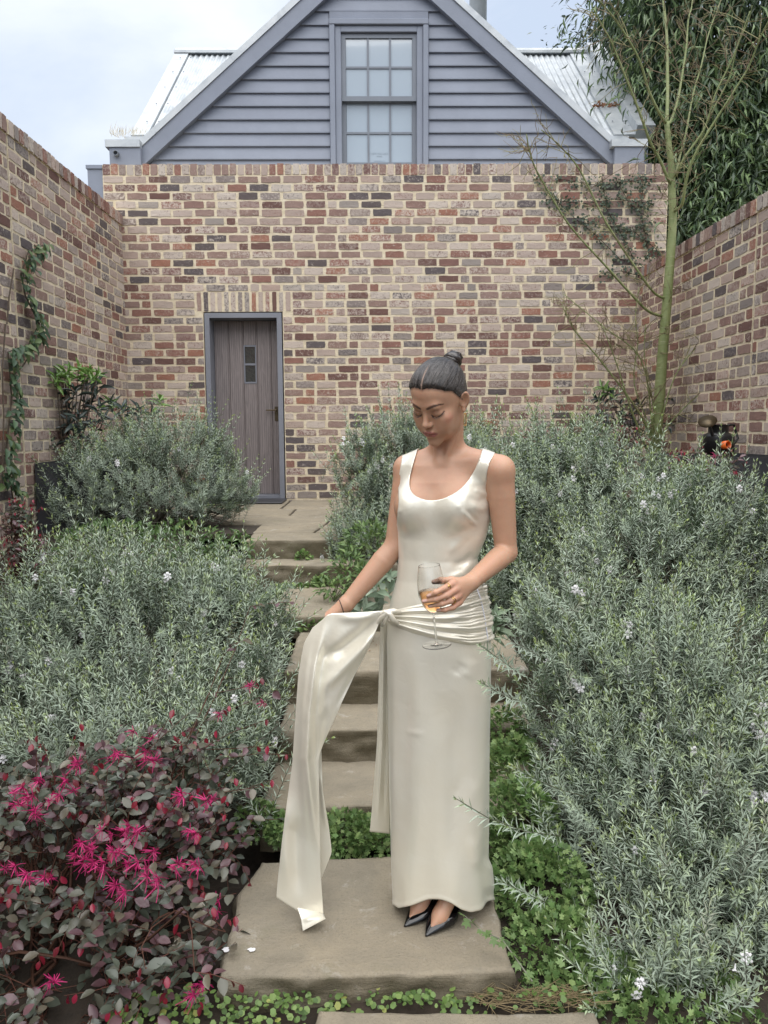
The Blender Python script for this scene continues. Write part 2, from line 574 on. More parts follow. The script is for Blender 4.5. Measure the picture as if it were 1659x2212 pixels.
YB = 8.5                      # face of the back wall
XL, XR = -2.69, 2.87          # faces of the side walls
Z_LAND = .78
DX0, DX1 = P(441.5, 676, YB)[0], P(608, 676, YB)[0]
DZ1 = P(524, 676, YB)[2]
ZW = P(800, 353, YB)[2]       # top of the back wall
ZC = ZW - .118
BX0, BX1 = -2.87, 3.14

def brick_wall(loc, label, bodies, name='brick_wall'):
    w = empty(name, loc, label=label, cat='wall', kind='thing')
    mb = MB()
    for b in bodies: mb.box(*b)
    mb.build('mortar', M['mortar'], w)
    return w

# back wall, with the doorway left open
wb = brick_wall((0, YB + .11, Z_LAND), 'tall back wall of mottled reclaimed brick with the doorway in it',
    [(BX0, DX0 - .012, YB, YB + .23, .5, ZC), (DX1 + .012, BX1, YB, YB + .23, .5, ZC), (DX0 - .012, DX1 + .012, YB, YB + .23, DZ1 + .012, ZC),
     (BX0, BX1, YB + .0015, YB + .228, ZC, ZW - .012)])
sx0, sx1 = DX0 - .09, DX1 + .11
SOLD = .205
todo = courses(BX0, BX1, ZC - .0862 * 41, ZC, [(DX0 - .012, DX1 + .012, 0, DZ1 + .02), (sx0 - .006, sx1 + .006, DZ1 + .0, DZ1 + SOLD + .01)], seed=1)
n = 14
for i in range(n):            # soldier course above the door
    todo.append((sx0 + (i + .5) * (sx1 - sx0) / n, DZ1 + .016 + SOLD / 2, SOLD, .046 + random.uniform(-.006, .006), True))
n = int((BX1 - BX0) / .0825)
for i in range(n):            # brick on edge coping
    todo.append((BX0 + (i + .5) * (BX1 - BX0) / n, ZC + .058 + random.uniform(-.004, .004), .113 + random.uniform(-.006, .006), .069 + random.uniform(-.004, .006), True))
frb = (lambda u, v: (u, YB + .0275, v), (1, 0, 0), (0, -1, 0))
place_bricks(wb, todo, frb)

# side walls: inner faces look at the garden; movement joint with a dark gap
JY = 5.92
def side_wall(X, ztop, inward, label, y1, seed):
    o = -inward
    xa, xb = sorted((X, X + o * .23))
    w = brick_wall((X + o * .11, 4.0, 0), label,
        [(xa, xb, -2.0, JY - .007, -.4, ztop), (xa, xb, JY + .007, y1, -.4, ztop),
         (xa - .011, xb + .011, -2.0, JY - .007, ztop, ztop + .106), (xa - .011, xb + .011, JY + .007, y1, ztop, ztop + .106)])
    g = MB(); g.box(X + o * .20 - .012, X + o * .20 + .012, JY - .0068, JY + .0068, -.3, ztop + .09); g.build('joint_filler', M['gap'], w)
    td = []
    for (a, b, sd) in ((-1.0, JY - .010, seed), (JY + .010, y1, seed + 1)):
        td += courses(a, b, ztop - .0862 * 48, ztop, seed=sd)
        n = int((b - a) / .0825)
        for i in range(n):
            td.append((a + (i + .5) * (b - a) / n, ztop + .054 + random.uniform(-.004, .004), .108 + random.uniform(-.006, .006), .068 + random.uniform(-.004, .006), True))
    td = [t for t in td if t[1] > -.15]
    fr = (lambda u, v: (X + o * .0275 + (inward * .014 if v > ztop else 0), u, v), (0, 1, 0) if inward < 0 else (0, -1, 0), (inward, 0, 0))
    place_bricks(w, td, fr)
    return w
ZLW = 3.72
ZRW = 3.15
wl_ = side_wall(XL, ZLW, 1, 'left garden wall of mottled reclaimed brick with a climber on it', YB - .003, 21)
wr_ = side_wall(XR, ZRW, -1, 'right garden wall of mottled reclaimed brick behind the bare tree', YB - .003, 31)

# ------------------------------------------------------------------ door
door = empty('door', ((DX0 + DX1) / 2, YB + .1, Z_LAND), label='narrow weathered brown plank door with two small panes in a grey frame', cat='door', kind='thing')
ft = .052
mb = MB()
fy0, fy1 = YB - .012, YB + .26
mb.box(DX0, DX0 + ft, fy0, fy1, Z_LAND, DZ1 - ft); mb.box(DX1 - ft, DX1, fy0, fy1, Z_LAND, DZ1 - ft)
mb.box(DX0, DX1, fy0, fy1, DZ1 - ft, DZ1); mb.box(DX0 + ft, DX1 - ft, fy0 + .03, fy1, Z_LAND, Z_LAND + .045)
mb.build('door_frame', M['frame'], door)
dy = YB + .20
ix0, ix1 = DX0 + ft + .004, DX1 - ft - .004
iz0, iz1 = Z_LAND + .05, DZ1 - ft - .004
mb = MB(); mb.box(ix0, ix1, dy + .03, dy + .05, iz0, iz1); mb.build('backing', M['wood'], door)
edges = [ix0, ix0 + .165, ix0 + .325, ix0 + .475, ix0 + .63, ix1]
gz1 = P(540, 748, YB + .2)[2]; gz0 = P(540, 826, YB + .2)[2]
for i in range(5):
    a, b = edges[i], edges[i + 1] - .013
    if i == 2:
        for (q0, q1) in ((iz0, gz0 - .012), (gz1 + .012, iz1)):
            mb = MB(); mb.box(a, b, dy, dy + .03, q0, q1, bev=.004); mb.build('plank', M['wood'], door)
        zm = (gz0 + gz1) / 2
        for (q0, q1) in ((gz0 + .006, zm - .012), (zm + .012, gz1 - .006)):
            mb = MB(); mb.box(a + .012, b - .012, dy + .008, dy + .014, q0, q1); mb.build('glass_pane', M['darkpane'], door)
        mb = MB(); mb.box(a, b, dy - .004, dy + .022, zm - .011, zm + .011); mb.box(a, b, dy - .004, dy + .022, gz0 - .012, gz0 + .006)
        mb.box(a, b, dy - .004, dy + .022, gz1 - .006, gz1 + .012); mb.box(a, a + .012, dy - .0035, dy + .022, gz0 + .006, gz1 - .006); mb.box(b - .012, b, dy - .0035, dy + .022, gz0 + .006, gz1 - .006)
        mb.build('glazing_bar', M['frame'], door)
    else:
        mb = MB(); mb.box(a, b, dy, dy + .03, iz0, iz1, bev=.004); mb.build('plank', M['wood'], door)
for i in range(1, 5):
    mb = MB(); mb.box(edges[i] - .012, edges[i] - .001, dy - .006, dy + .03, iz0, iz1, bev=.003)
    mb.build('cover_strip', M['wood'], door)
hz = P(600, 890, YB + .2)[2]
mb = MB(); hx = ix1 - .045
mb.box(hx - .018, hx + .018, dy - .006, dy, hz - .10, hz + .06, bev=.003)
mb.tube([(hx, dy - .004, hz + .02), (hx, dy - .045, hz + .02), (hx - .11, dy - .047, hz + .02)], .008, 8)
mb.build('handle', M['bronze'], door)
mat_ = MB(); mat_.box(DX0 - .02, DX1 + .03, 8.0, YB - .03, Z_LAND + .004, Z_LAND + .02, bev=.006)
m0 = mat_.build('doormat', M['planter']); tag(m0, 'dark flat doormat on the paving below the plank door', 'doormat')

# ------------------------------------------------------------------ stone steps and paving
from mathutils import noise as mnoise
def slab(name, poly, z0, z1, seed, rough=.014, sub=.022, mat=None):
    """rough-hewn slab: poly is a plan outline, broken edges and quarry faces on its sides"""
    r = random.Random(seed)
    pts = []
    n = len(poly)
    for i in range(n):
        a, b = np.array(poly[i]), np.array(poly[(i + 1) % n])
        k = max(2, int(np.linalg.norm(b - a) / sub))
        for t in range(k): pts.append(a + (b - a) * t / k)
    m = len(pts)
    c = np.mean(pts, 0)
    ph = [r.uniform(0, 6.28) for _ in range(8)]
    def wob(i, a): return a * (math.sin(i * .9 + ph[0]) * .5 + math.sin(i * 2.3 + ph[1]) * .3 + r.uniform(-.5, .5))
    rings = []
    H = z1 - z0
    lay = [(-.016, z1), (-.006, z1 - .004), (-.001, z1 - .011)] + [(0, z1 - .011 - (H - .011) * k / 7) for k in range(1, 8)]
    nz_ = lambda p, z, f, o: mnoise.fractal(Vector((p[0] * f + seed * 3.1, p[1] * f, z * f * 1.3 + o)), 1.0, 2.0, 4)
    vs, fs = [], []
    for li, (off, z) in enumerate(lay):
        for i, p in enumerate(pts):
            d = (pts[(i + 1) % m] - pts[i - 1]); nn = np.array([d[1], -d[0]]); nn /= np.linalg.norm(nn) + 1e-9
            o = off + rough * (.35 if li < 3 else 1.0) * (1.5 * nz_(p, z, 5, 0) + .9 * nz_(p, z, 16, 7)) + rough * .8 * nz_(p, 0, 2.5, 3)
            q = p + nn * o
            vs.append((q[0], q[1], z + (.004 * nz_(p, z, 9, 5) if 0 < li < 3 else 0)))
    for li in range(len(lay) - 1):
        for i in range(m):
            j = (i + 1) % m
            fs.append((li * m + j, li * m + i, (li + 1) * m + i, (li + 1) * m + j))
    fs.append(tuple(range(m)))
    mb = MB(); mb.add(vs, fs)
    o = mb.build(name, mat or M['stone'], None, True)
    o.data.polygons[len(fs) - 1].use_smooth = False
    return o

def step(poly, z0, z1, seed, label, name='stone_step', cat='step', group='sandstone steps up to the door'):
    o = slab(name, poly, z0, z1, seed)
    return tag(o, label, cat, group)
step([(-.20, 1.30), (.62, 1.30), (.60, 1.97), (-.17, 1.99)], -.20, -.055, 1, 'pale sandstone slab at the bottom edge, cut off by the picture')
step([(-.455, 2.055), (.10, 2.045), (.40, 2.06), (.39, 2.40), (.36, 2.66), (-.10, 2.67), (-.43, 2.65), (-.475, 2.45)], -.13, 0.0, 2, 'broad sandstone slab under the feet of the woman, with white spots')
step([(-.46, 2.888), (.70, 2.888), (.70, 3.40), (-.46, 3.40)], -.10, .082, 3, 'sandstone step with a pale worn edge, first above the broad slab')
step([(-.44, 3.295), (.70, 3.29), (.70, 3.72), (-.44, 3.72)], .07, .230, 4, 'rough dark-faced sandstone step, second above the broad slab')
step([(-.45, 3.61), (.74, 3.61), (.74, 4.33), (-.45, 4.33)], .225, .40, 5, 'deep sandstone step beside the woolly leaves, third above the broad slab')
step([(-.62, 4.34), (.25, 4.34), (.25, 5.17), (-.62, 5.17)], .36, .49, 6, 'wide grey flat sandstone step with greenery along its back edge')
step([(-.93, 5.19), (.15, 5.19), (.15, 5.52), (-.93, 5.52)], .46, .636, 7, 'rough quarry-faced sandstone step just below the topmost one')
step([(-.93, 5.44), (.25, 5.44), (.25, 5.80), (-.93, 5.80)], .60, .775, 8, 'topmost sandstone step with a mossy face, edge of the paving')
bed = MB(); bed.box(-2.2, .58, 5.83, 8.46, Z_LAND - .05, Z_LAND - .016)
land = empty('paving', (0, 7, Z_LAND), label='irregular sandstone paving between the top step and the door', kind='structure')
bed.build('joint_sand', M['gap'], land)
def paver(poly, seed):
    o = slab('paving_stone', poly, Z_LAND - .06, Z_LAND + random.uniform(-.003, .002), seed, .006, .06)
    o.parent = land; o.matrix_parent_inverse = Matrix.Translation(-Vector(land.location))
paver([(-.94, 5.815), (-.48, 5.815), (-.42, 6.34), (-.95, 6.33)], 11)
paver([(-.465, 5.815), (.30, 5.815), (.30, 6.42), (-.40, 6.39)], 12)
paver([(-1.3, 6.35), (-.42, 6.36), (-.40, 6.95), (-1.3, 6.95)], 13)
paver([(-.40, 6.45), (.45, 6.44), (.45, 7.0), (-.38, 6.98)], 14)
paver([(-1.9, 6.97), (-.80, 6.97), (-.80, 7.55), (-1.9, 7.55)], 15)
paver([(-.78, 6.98), (.5, 7.02), (.5, 7.6), (-.78, 7.58)], 16)
paver([(-2.2, 7.57), (-.95, 7.57), (-.95, 8.47), (-2.2, 8.47)], 17)
paver([(-.93, 7.6), (-.25, 7.6), (-.25, 8.47), (-.93, 8.47)], 18)
paver([(-.23, 7.62), (.6, 7.62), (.6, 8.47), (-.23, 8.47)], 19)

# ------------------------------------------------------------------ house beyond the wall
YG = 8.80
house = empty('house', (0.06, YG + 3, 4.3), label='grey weatherboard gable with sash window and corrugated roof above the brick wall', cat='house', kind='thing')
apx = P(817, 300, YG - .08)[0]
B0 = P(307, 316, YG - .08); B1 = P(650, 0, YG - .08)
slope = (B1[2] - B0[2]) / (B1[0] - B0[0])
hb = apx - B0[0]                      # half width of the barge line at its foot
zb = B0[2]
zapex = zb + hb * slope
zbase = 4.15
fas = .152                            # fascia depth measured vertically
# wall panel behind the boards
mb = MB(); zi = zb - .10
mb.prism([(apx - hb, zbase), (apx + hb, zbase), (apx + hb, zi), (apx, zapex - .10), (apx - hb, zi)], YG + .12, YG + .26); mb.build('wall_panel', M['board'], house)
# window extents
wx0, wx1 = P(714, 300, YG)[0], P(925, 300, YG)[0]
wz1 = P(818, 45, YG)[2]
# weatherboards
bp = .1385
zz = P(600, 345, YG)[2] - bp * 2
while zz < zapex - .1:
    z0, z1 = zz, zz + bp
    def half(z): return hb - max(0, (z + fas * 1.35 - zb) / slope)
    hw0, hw1 = half(z0), half(z1)
    parts = [(-1, apx - max(hw0, .02), wx0 - .004), (1, wx1 + .004, apx + max(hw0, .02))] if z0 < wz1 - .01 else [(0, apx - hw0, apx + hw0)]
    for (sd, a, b) in parts:
        if b - a < .05: continue
        a1, b1 = a, b
        d = hw0 - hw1
        if sd <= 0: a1 = a + d
        if sd >= 0: b1 = b - d
        if b1 - a1 < .01: continue
        mb = MB()
        mb.add([(a, YG - .014, z0), (b, YG - .014, z0), (b, YG + .028, z0), (a, YG + .028, z0), (a1, YG + .012, z1 + .012), (b1, YG + .012, z1 + .012), (b1, YG + .028, z1 + .012), (a1, YG + .028, z1 + .012),
                (a, YG - .014, z0 + .012), (b, YG - .014, z0 + .012)],
               [(3, 2, 1, 0), (0, 1, 9, 8), (8, 9, 5, 4), (4, 5, 6, 7), (2, 3, 7, 6), (1, 2, 6, 5, 9), (3, 0, 8, 4, 7)])
        mb.build('weatherboard', M['board'], house)
    zz += bp
# barge boards, flashings, boxed ends
for s in (-1, 1):
    mb = MB()
    f0, f1 = apx + s * hb, apx
    poly = [(f0, zb), (f1, zapex), (f1, zapex - fas * 1.35), (f0 - s * (.0), zb - fas * 1.35)]
    mb.prism(poly, YG - .085, YG - .05); mb.build('barge_board', M['paint'], house)
    mb = MB(); mb.prism([(f0, zb - .02), (f1, zapex - .02), (f1, zapex - fas * 1.3), (f0, zb - fas * 1.3)], YG - .05, YG + .03); mb.build('soffit_return', M['paint'], house)
    mb = MB()
    top = .078
    mb.prism([(f0, zb - .004), (f1, zapex - .004), (f1, zapex + top), (f0 - s * .0, zb + top)], YG - .10, YG + .35); mb.build('barge_flashing', M['roof'], house)
# gable roof behind the front
mb = MB()
for s in (-1, 1):
    f0 = apx + s * hb
    mb.prism([(f0, zb + .02), (apx, zapex + .02), (apx, zapex + .06), (f0, zb + .06)], YG + .36, YG + 5)
mb.build('gable_roof', M['roof'], house)
ZE = P(290, 297, YG + .45)[2]
ZCAP = P(290, 301, YG - .17)[2]
lx = P(236, 330, YG - .16)[0]
rx = P(1392, 330, YG - .16)[0]
for (a, b) in ((lx, apx - hb), (apx + hb, rx)):
    mb = MB(); mb.box(a, b, YG - .155, YG + .6, ZCAP - .40, ZCAP - .075); mb.build('boxed_gutter_end', M['paint'], house)
    mb = MB(); mb.box(a - .04, b + (.0 if a < 0 else .03), YG - .172, YG + .38, ZCAP - .075, ZCAP); mb.build('gutter_capping', M['roof'], house)
for (a, b) in ((lx, apx - hb), (apx + hb, rx)):
    mb = MB(); mb.box(a, b, YG + .385, YG + .58, ZCAP - .3, ZE - .012); mb.build('eave_flashing', M['roof'], house)
pz = P(252, 333, YG - .16)
mb = MB(); mb.lathe([(.026, 0), (.03, .005), (.03, .05), (.022, .05), (.022, .01)], 14, (pz[0], YG - .153, pz[2]), (0, -1, 0)); mb.build('overflow_pipe', M['sash'], house, True)
# side panel of the parapet, left of the brick wall
px0 = P(203, 400, YG - .1)[0]
mb = MB(); mb.box(px0, BX0 - .006, YB + .02, YB + .24, 3.2, ZW - .045); mb.box(px0 - .012, BX0 - .006, YB + .006, YB + .25, ZW - .045, ZW - .008); mb.build('side_panel', M['paint'], house)
# main corrugated roof: eave near, ridge far
EY, RY = YG + .45, YG + 2.75
ZR_ = P(700, 114, RY)[2]
rl, rr = P(287, 300, EY)[0] , P(1336, 290, EY)[0]
def roof_sheet(x0, x1, name):
    nx = max(8, int((x1 - x0) / .0127)); ny = 2
    xs = np.linspace(x0, x1, nx + 1)
    w = .011 * np.sin(xs / .076 * 2 * math.pi)
    nrm = np.array([0, -(ZR_ - ZE), RY - EY]); nrm = nrm / np.linalg.norm(nrm)
    V = []
    for t in np.linspace(0, 1, ny + 1):
        b = np.stack([xs, np.full_like(xs, EY + (RY - EY) * t), np.full_like(xs, ZE + (ZR_ - ZE) * t)], 1) + w[:, None] * nrm
        V.append(b)
    V = np.concatenate(V); nn = nx + 1
    i = (np.arange(ny)[:, None] * nn + np.arange(nx)[None]).ravel()
    o = link(name, np_mesh(name, V, np.stack([i, i + 1, i + nn + 1, i + nn], 1)), M['roof'], house)
    return o
roof_sheet(rl + .13, apx - .3, 'roof_sheet')
roof_sheet(apx + .3, rr - .02, 'roof_sheet')
def plane_strip(xa, xb, name, up=.02, th=.02, mat='roof'):
    mb = MB()
    nrm = np.array([0, -(ZR_ - ZE), RY - EY]); nrm = nrm / np.linalg.norm(nrm)
    a = np.array([0, EY, ZE]); b = np.array([0, RY, ZR_])
    q = []
    for (x, p, k) in ((xa, a, up), (xb, a, up), (xb, b, up), (xa, b, up), (xa, a, up - th), (xb, a, up - th), (xb, b, up - th), (xa, b, up - th)):
        q.append(p + np.array([x, 0, 0]) + nrm * k)
    mb.add(q, [(0, 1, 2, 3), (7, 6, 5, 4), (0, 4, 5, 1), (1, 5, 6, 2), (2, 6, 7, 3), (3, 7, 4, 0)])
    return mb.build(name, M[mat], house)
plane_strip(rl - .02, rl + .17, 'verge_flashing', .03, .03)
plane_strip(rr - .05, rr + .19, 'verge_flashing', .03, .03)
plane_strip(rr + .19, rr + .40, 'parapet_capping', .13, .16)
mb = MB()
for (a, b) in ((rl - .03, apx - .2), (apx + .2, rr + .2)):
    mb.tube([(a, RY, ZR_ + .02), (b, RY, ZR_ + .02)], .045, 8)
    mb.box(a, b, RY - .13, RY - .02, ZR_ - .055, ZR_ - .02)
mb.build('ridge_cap', M['roof'], house)
mb = MB(); mb.box(rl, rr + .38, EY + .1, RY + 2.2, 3.4, ZE - .03); mb.build('house_wall', M['paint'], house)
mb = MB(); q0 = np.array([rl, RY, ZR_]); mb.add([(rl, RY, ZR_), (rr + .4, RY, ZR_), (rr + .4, RY + 2.3, ZE), (rl, RY + 2.3, ZE)], [(0, 1, 2, 3)]); mb.build('rear_roof', M['roof'], house)
rv = MB()
for k in range(5):
    for (x, s0) in ((rl + .10, 1), (rl + .24, 1), (rr + .0, 1), (rr + .13, 1)):
        t = .12 + k * .19
        c = np.array([x, EY + (RY - EY) * t, ZE + (ZR_ - ZE) * t]) + np.array([0, -.03, .03])
        rv.lathe([(.0, .008), (.009, .006), (.009, 0)], 8, c, (0, -.7, .72))
rv.build('roof_screw', M['sash'], house)
# flue beyond the right slope
fl = P(1033, -24, YG + 1.6)
mb = MB(); mb.lathe([(.11, -1.6), (.11, -.02), (.125, -.02), (.125, .02), (.11, .03), (.11, .35)], 20, fl, (0, 0, 1)); mb.build('flue', M['roof'], house, True)
# window
mb = MB()
cz0 = 4.2
cw = .125
mb.box(wx0, wx0 + .06, YG - .055, YG + .02, cz0, wz1 - .06, bev=.006); mb.box(wx1 - .06, wx1, YG - .055, YG + .02, cz0, wz1 - .06, bev=.006); mb.box(wx0, wx1, YG - .058, YG + .02, wz1 - .06, wz1, bev=.006)
mb.box(wx0 + .0605, wx0 + cw, YG - .03, YG + .02, cz0, wz1 - .0605, bev=.004); mb.box(wx1 - cw, wx1 - .0605, YG - .03, YG + .02, cz0, wz1 - .0605, bev=.004); mb.box(wx0 + cw, wx1 - cw, YG - .0305, YG + .02, wz1 - .125, wz1 - .0605, bev=.004)
window = mb.build('window', M['paint'], house)
gx0, gx1 = wx0 + cw + .004, wx1 - cw - .004
zt = wz1 - .13
zm = P(818, 214, YG)[2]
zb_ = P(818, 352, YG)[2]
def sash(z0, z1, y, name='sash'):
    mb = MB()
    st = .045
    mb.box(gx0, gx0 + st, y, y + .04, z0 + .05, z1 - .045); mb.box(gx1 - st, gx1, y, y + .04, z0 + .05, z1 - .045)
    mb.box(gx0, gx1, y - .001, y + .041, z1 - .045, z1); mb.box(gx0, gx1, y - .001, y + .041, z0, z0 + .05)
    a0, a1, b0, b1 = gx0 + st, gx1 - st, z0 + .05, z1 - .045
    bw = .011
    cx = [a0 + (a1 - a0) * k / 3 for k in range(4)]
    cz = [b0, (b0 + b1) / 2, b1]
    for k in (1, 2): mb.box(cx[k] - bw, cx[k] + bw, y + .004, y + .036, b0, b1)
    for k in range(3):
        mb.box(cx[k] + (bw if k else 0), cx[k + 1] - (bw if k < 2 else 0), y + .006, y + .034, cz[1] - bw, cz[1] + bw)
    o = mb.build(name, M['sash'], window)
    for i in range(3):
        for j in range(2):
            p = MB(); p.box(cx[i] + .002, cx[i + 1] - .002, y + .018, y + .023, cz[j] + .002, cz[j + 1] - .002)
            p.build('pane', M['pane'], window)
    return cx, cz
sash(zm - .02, zt, YG + .0)
cx, cz = sash(zb_ - .03, zm + .02, YG + .042)
mb = MB(); mb.box(gx0 - .01, gx0 + .0, YG + .0, YG + .09, cz0, zt); mb.build('jamb', M['sash'], window); mb = MB(); mb.box(gx1, gx1 + .01, YG + .0, YG + .09, cz0, zt); mb.build('jamb', M['sash'], window)
# faint lettering on the bottom centre pane, as far as it can be read
def lettering(txt, size, x, y, z, parent, mat):
    cu = bpy.data.curves.new('lettering', 'FONT'); cu.body = txt; cu.size = size; cu.align_x = 'CENTER'; cu.extrude = .0004
    o = bpy.data.objects.new('lettering_curve', cu)
    dg = None
    COL.objects.link(o)
    bpy.context.view_layer.update()
    me = bpy.data.meshes.new_from_object(o.evaluated_get(bpy.context.evaluated_depsgraph_get()))
    bpy.data.objects.remove(o)
    me.transform(Matrix.Translation((x, y, z)) @ Matrix.Rotation(math.pi / 2, 4, 'X'))
    return link('lettering', me, mat, parent)
mlet = simple_mat('grey window print', (.30, .36, .42), .6, .05, 20)
xm = (cx[1] + cx[2]) / 2; h = cz[1] - cz[0]
ly = YG + .042 + .016
lettering('VCITI CO LICA', .030, xm, ly, cz[0] + h * .28, window, mlet)
lettering('SPACE', .020, xm, ly, cz[0] + h * .20, window, mlet)
lettering('badfoundationwrk', .017, xm, ly, cz[0] + h * .05, window, mlet)
# dead leaves caught on the roof, straw in the gutter
def litter(name, c, n, ln, mat, label, cat, spread, up=False):
    mb = MB(); r = random.Random(5)
    for _ in range(n):
        p = np.array(c) + np.array([r.gauss(0, spread), r.gauss(0, .03), r.uniform(0, .03)])
        a = r.uniform(0, 6.28); e = r.uniform(.4, 1.4) if up else r.uniform(-.2, .9)
        d = np.array([math.cos(a) * math.cos(e), math.sin(a) * math.cos(e) * .4, math.sin(e)]) * ln * r.uniform(.5, 1.1)
        s = np.cross(d, [0, 1, 0]); s = s / (np.linalg.norm(s) + 1e-9) * (.0025 if up else .012)
        mb.add([p, p + d * .5 + s, p + d, p + d * .5 - s], [(0, 1, 2, 3)])
    o = mb.build(name, mat)
    return tag(o, label, cat, kind='stuff')
c = P(1305, 232, EY + .62); litter('dead_leaves', c, 60, .07, M['brown'], 'brown dead leaves caught on the flashing of the right-hand corrugated roof', 'dead leaves', .09)
c = P(268, 298, YG + .1); litter('straw', c, 60, .16, simple_mat('dry straw', (.62, .55, .40), .8, .2, 30), 'dry straw sprouting from the left end of the roof gutter', 'straw', .10, True)

# ------------------------------------------------------------------ planter boxes and watering can
pl0 = P(62, 1000, 6.3)
def planter(x0, x1, y0, y1, z0, z1, label):
    mb = MB(); t = .02
    mb.box(x0, x1, y0, y0 + t, z0, z1); mb.box(x0, x1, y1 - t, y1, z0, z1); mb.box(x0, x0 + t, y0 + t, y1 - t, z0, z1); mb.box(x1 - t, x1, y0 + t, y1 - t, z0, z1)
    o = empty('planter_box', ((x0 + x1) / 2, (y0 + y1) / 2, z0), label=label, cat='planter')
    mb.build('side_wall', M['planter'], o)
    mb = MB(); mb.box(x0 + t, x1 - t, y0 + t, y1 - t, z0, z1 - .05); mb.build('soil_fill', M['soil'], o)
planter(XL + .02, XL + .72, 6.05, 7.3, .6, P(100, 1000, 6.05)[2], 'charcoal square planter box against the left wall under the dark-leaved shrub')
rc = P(1560, 985, 5.4)
planter(P(1500, 985, 5.2)[0], XR - .02, 5.2, 6.0, .4, rc[2], 'dark brown planter box under the watering can by the right wall')
wc = empty('watering_can', (rc[0], 5.45, rc[2]), label='black metal watering can with bronze rose standing by the right wall', cat='watering can')
k = 5.45 / FPX
cx_, cz_ = P(1556, 985, 5.45)[0], rc[2] + .0
R_ = 34 * k
mb = MB(); mb.lathe([(0, 0), (R_, 0), (R_ * 1.0, .135), (R_ * .97, .145), (R_ * .55, .168), (R_ * .5, .17)], 28, (cx_, 5.5, cz_)); mb.build('body', M['black'], wc, True)
mb = MB(); mb.lathe([(R_ * .62, .160), (R_ * .62, .215), (R_ * .66, .22), (R_ * .58, .22), (R_ * .56, .165)], 24, (cx_ + .0, 5.5, cz_)); mb.build('collar', M['black'], wc, True)
a = P(1545, 962, 5.45); b = P(1532, 915, 5.40)
mb = MB(); mb.tube([a, (a + b) / 2, b], [.014, .011, .010], 10); mb.build('spout', M['black'], wc, True)
d = np.array([-.35, -.55, .75]); mb = MB(); mb.lathe([(.012, -.03), (.062, 0), (.064, .008), (.0, .014)], 24, b + np.array([-.012, 0, .012]), d); mb.build('rose', M['bronze'], wc, True)
c = P(1571, 961, 5.45 - R_ - .02)
mb = MB(); mb.lathe([(.029, -.03), (.029, .012), (.0225, .012), (.0225, -.02)], 24, c, (.35, -1, .1)); mb.build('ring_opening', M['orange'], wc, True)
mb = MB(); mb.tube([(cx_ + R_ * .9, 5.5, cz_ + .06), (cx_ + R_ * 1.5, 5.55, cz_ + .12), (cx_ + R_ * 1.2, 5.55, cz_ + .22), (cx_ + R_ * .6, 5.5, cz_ + .215)], .009, 8); mb.build('handle', M['black'], wc, True)
# ------------------------------------------------------------------ plants
def nrmz(a): return a / (np.linalg.norm(a, axis=-1, keepdims=True) + 1e-9)

def blob(px, py, Y, rx, rz, ry=None):
    c = P(px, py, Y); k = math.hypot(Y, CAM[2] - c[2]) / FPX
    return (c[0], c[1], c[2], rx * k, ry if ry else .8 * rx * k, rz * k)

T_DIAMOND = (np.array([[0, 0, 0], [.45, .5, .05], [1, 0, 0], [.45, -.5, .05]]), np.array([[0, 1, 2, 3]]))
def _tmpl(rows, fold=.12, droop=.15):
    v, f = [], []
    for t, w in rows:
        z = -droop * t * t
        v += [[t, w * .5, z + fold * w], [t, 0, z], [t, -w * .5, z + fold * w]]
    for i in range(len(rows) - 1):
        a = i * 3
        f += [[a, a + 1, a + 4, a + 3], [a + 1, a + 2, a + 5, a + 4]]
    return np.array(v), np.array(f)
T_OVAL = _tmpl([(0, .06), (.22, .75), (.5, 1.0), (.8, .68), (1, .08)])
T_LANCE = _tmpl([(0, .08), (.4, 1.0), (.75, .7), (1, .05)], .14, .25)
T_LANCE2 = _tmpl([(0, .1), (.45, 1.0), (1, .05)], .14, .3)
T_ROUND = (np.array([[0, 0, 0], [.3, .5, .06], [.8, .42, .05], [1, 0, 0], [.8, -.42, .05], [.3, -.5, .06]]), np.array([[0, 1, 2, 3], [0, 3, 4, 5]]))
def _lobed():
    v, f = [], []
    for (ang, L, o) in ((0, 1.0, .0), (.75, .68, .25), (-.75, .68, .25), (1.05, .45, .05), (-1.05, .45, .05)):
        c, s = math.cos(ang), math.sin(ang); n = len(v)
        for (t, w, z) in ((0, 0, 0), (.55, .17, .04), (1, 0, -.04), (.55, -.17, .04)):
            x, y = t * L, w
            v.append([o + x * c - y * s, x * s + y * c, z])
        f.append([n, n + 1, n + 2, n + 3])
    v = np.array(v); v[:, 0] /= v[:, 0].max(); return v, np.array(f)
T_LOBED = _lobed()

def leaves(T, base, d, up, ln, wd, col):
    """instances a leaf template on arrays of positions; returns V, Q, C"""
    tv, tf = T
    d = nrmz(d); s = nrmz(np.cross(up, d)); n = np.cross(d, s)
    V = base[:, None] + tv[None, :, 0:1] * d[:, None] * ln[:, None, None] + tv[None, :, 1:2] * s[:, None] * wd[:, None, None] + tv[None, :, 2:3] * n[:, None] * ln[:, None, None]
    k = len(tv)
    Q = (tf[None] + (np.arange(len(base)) * k)[:, None, None]).reshape(-1, tf.shape[1])
    C = np.repeat(col, k, 0)
    return V.reshape(-1, 3), Q, C

def join(parts):
    V, Q, C, o = [], [], [], 0
    for v, q, c in parts:
        V.append(v); Q.append(q + o); C.append(c); o += len(v)
    return np.concatenate(V), np.concatenate(Q), np.concatenate(C)

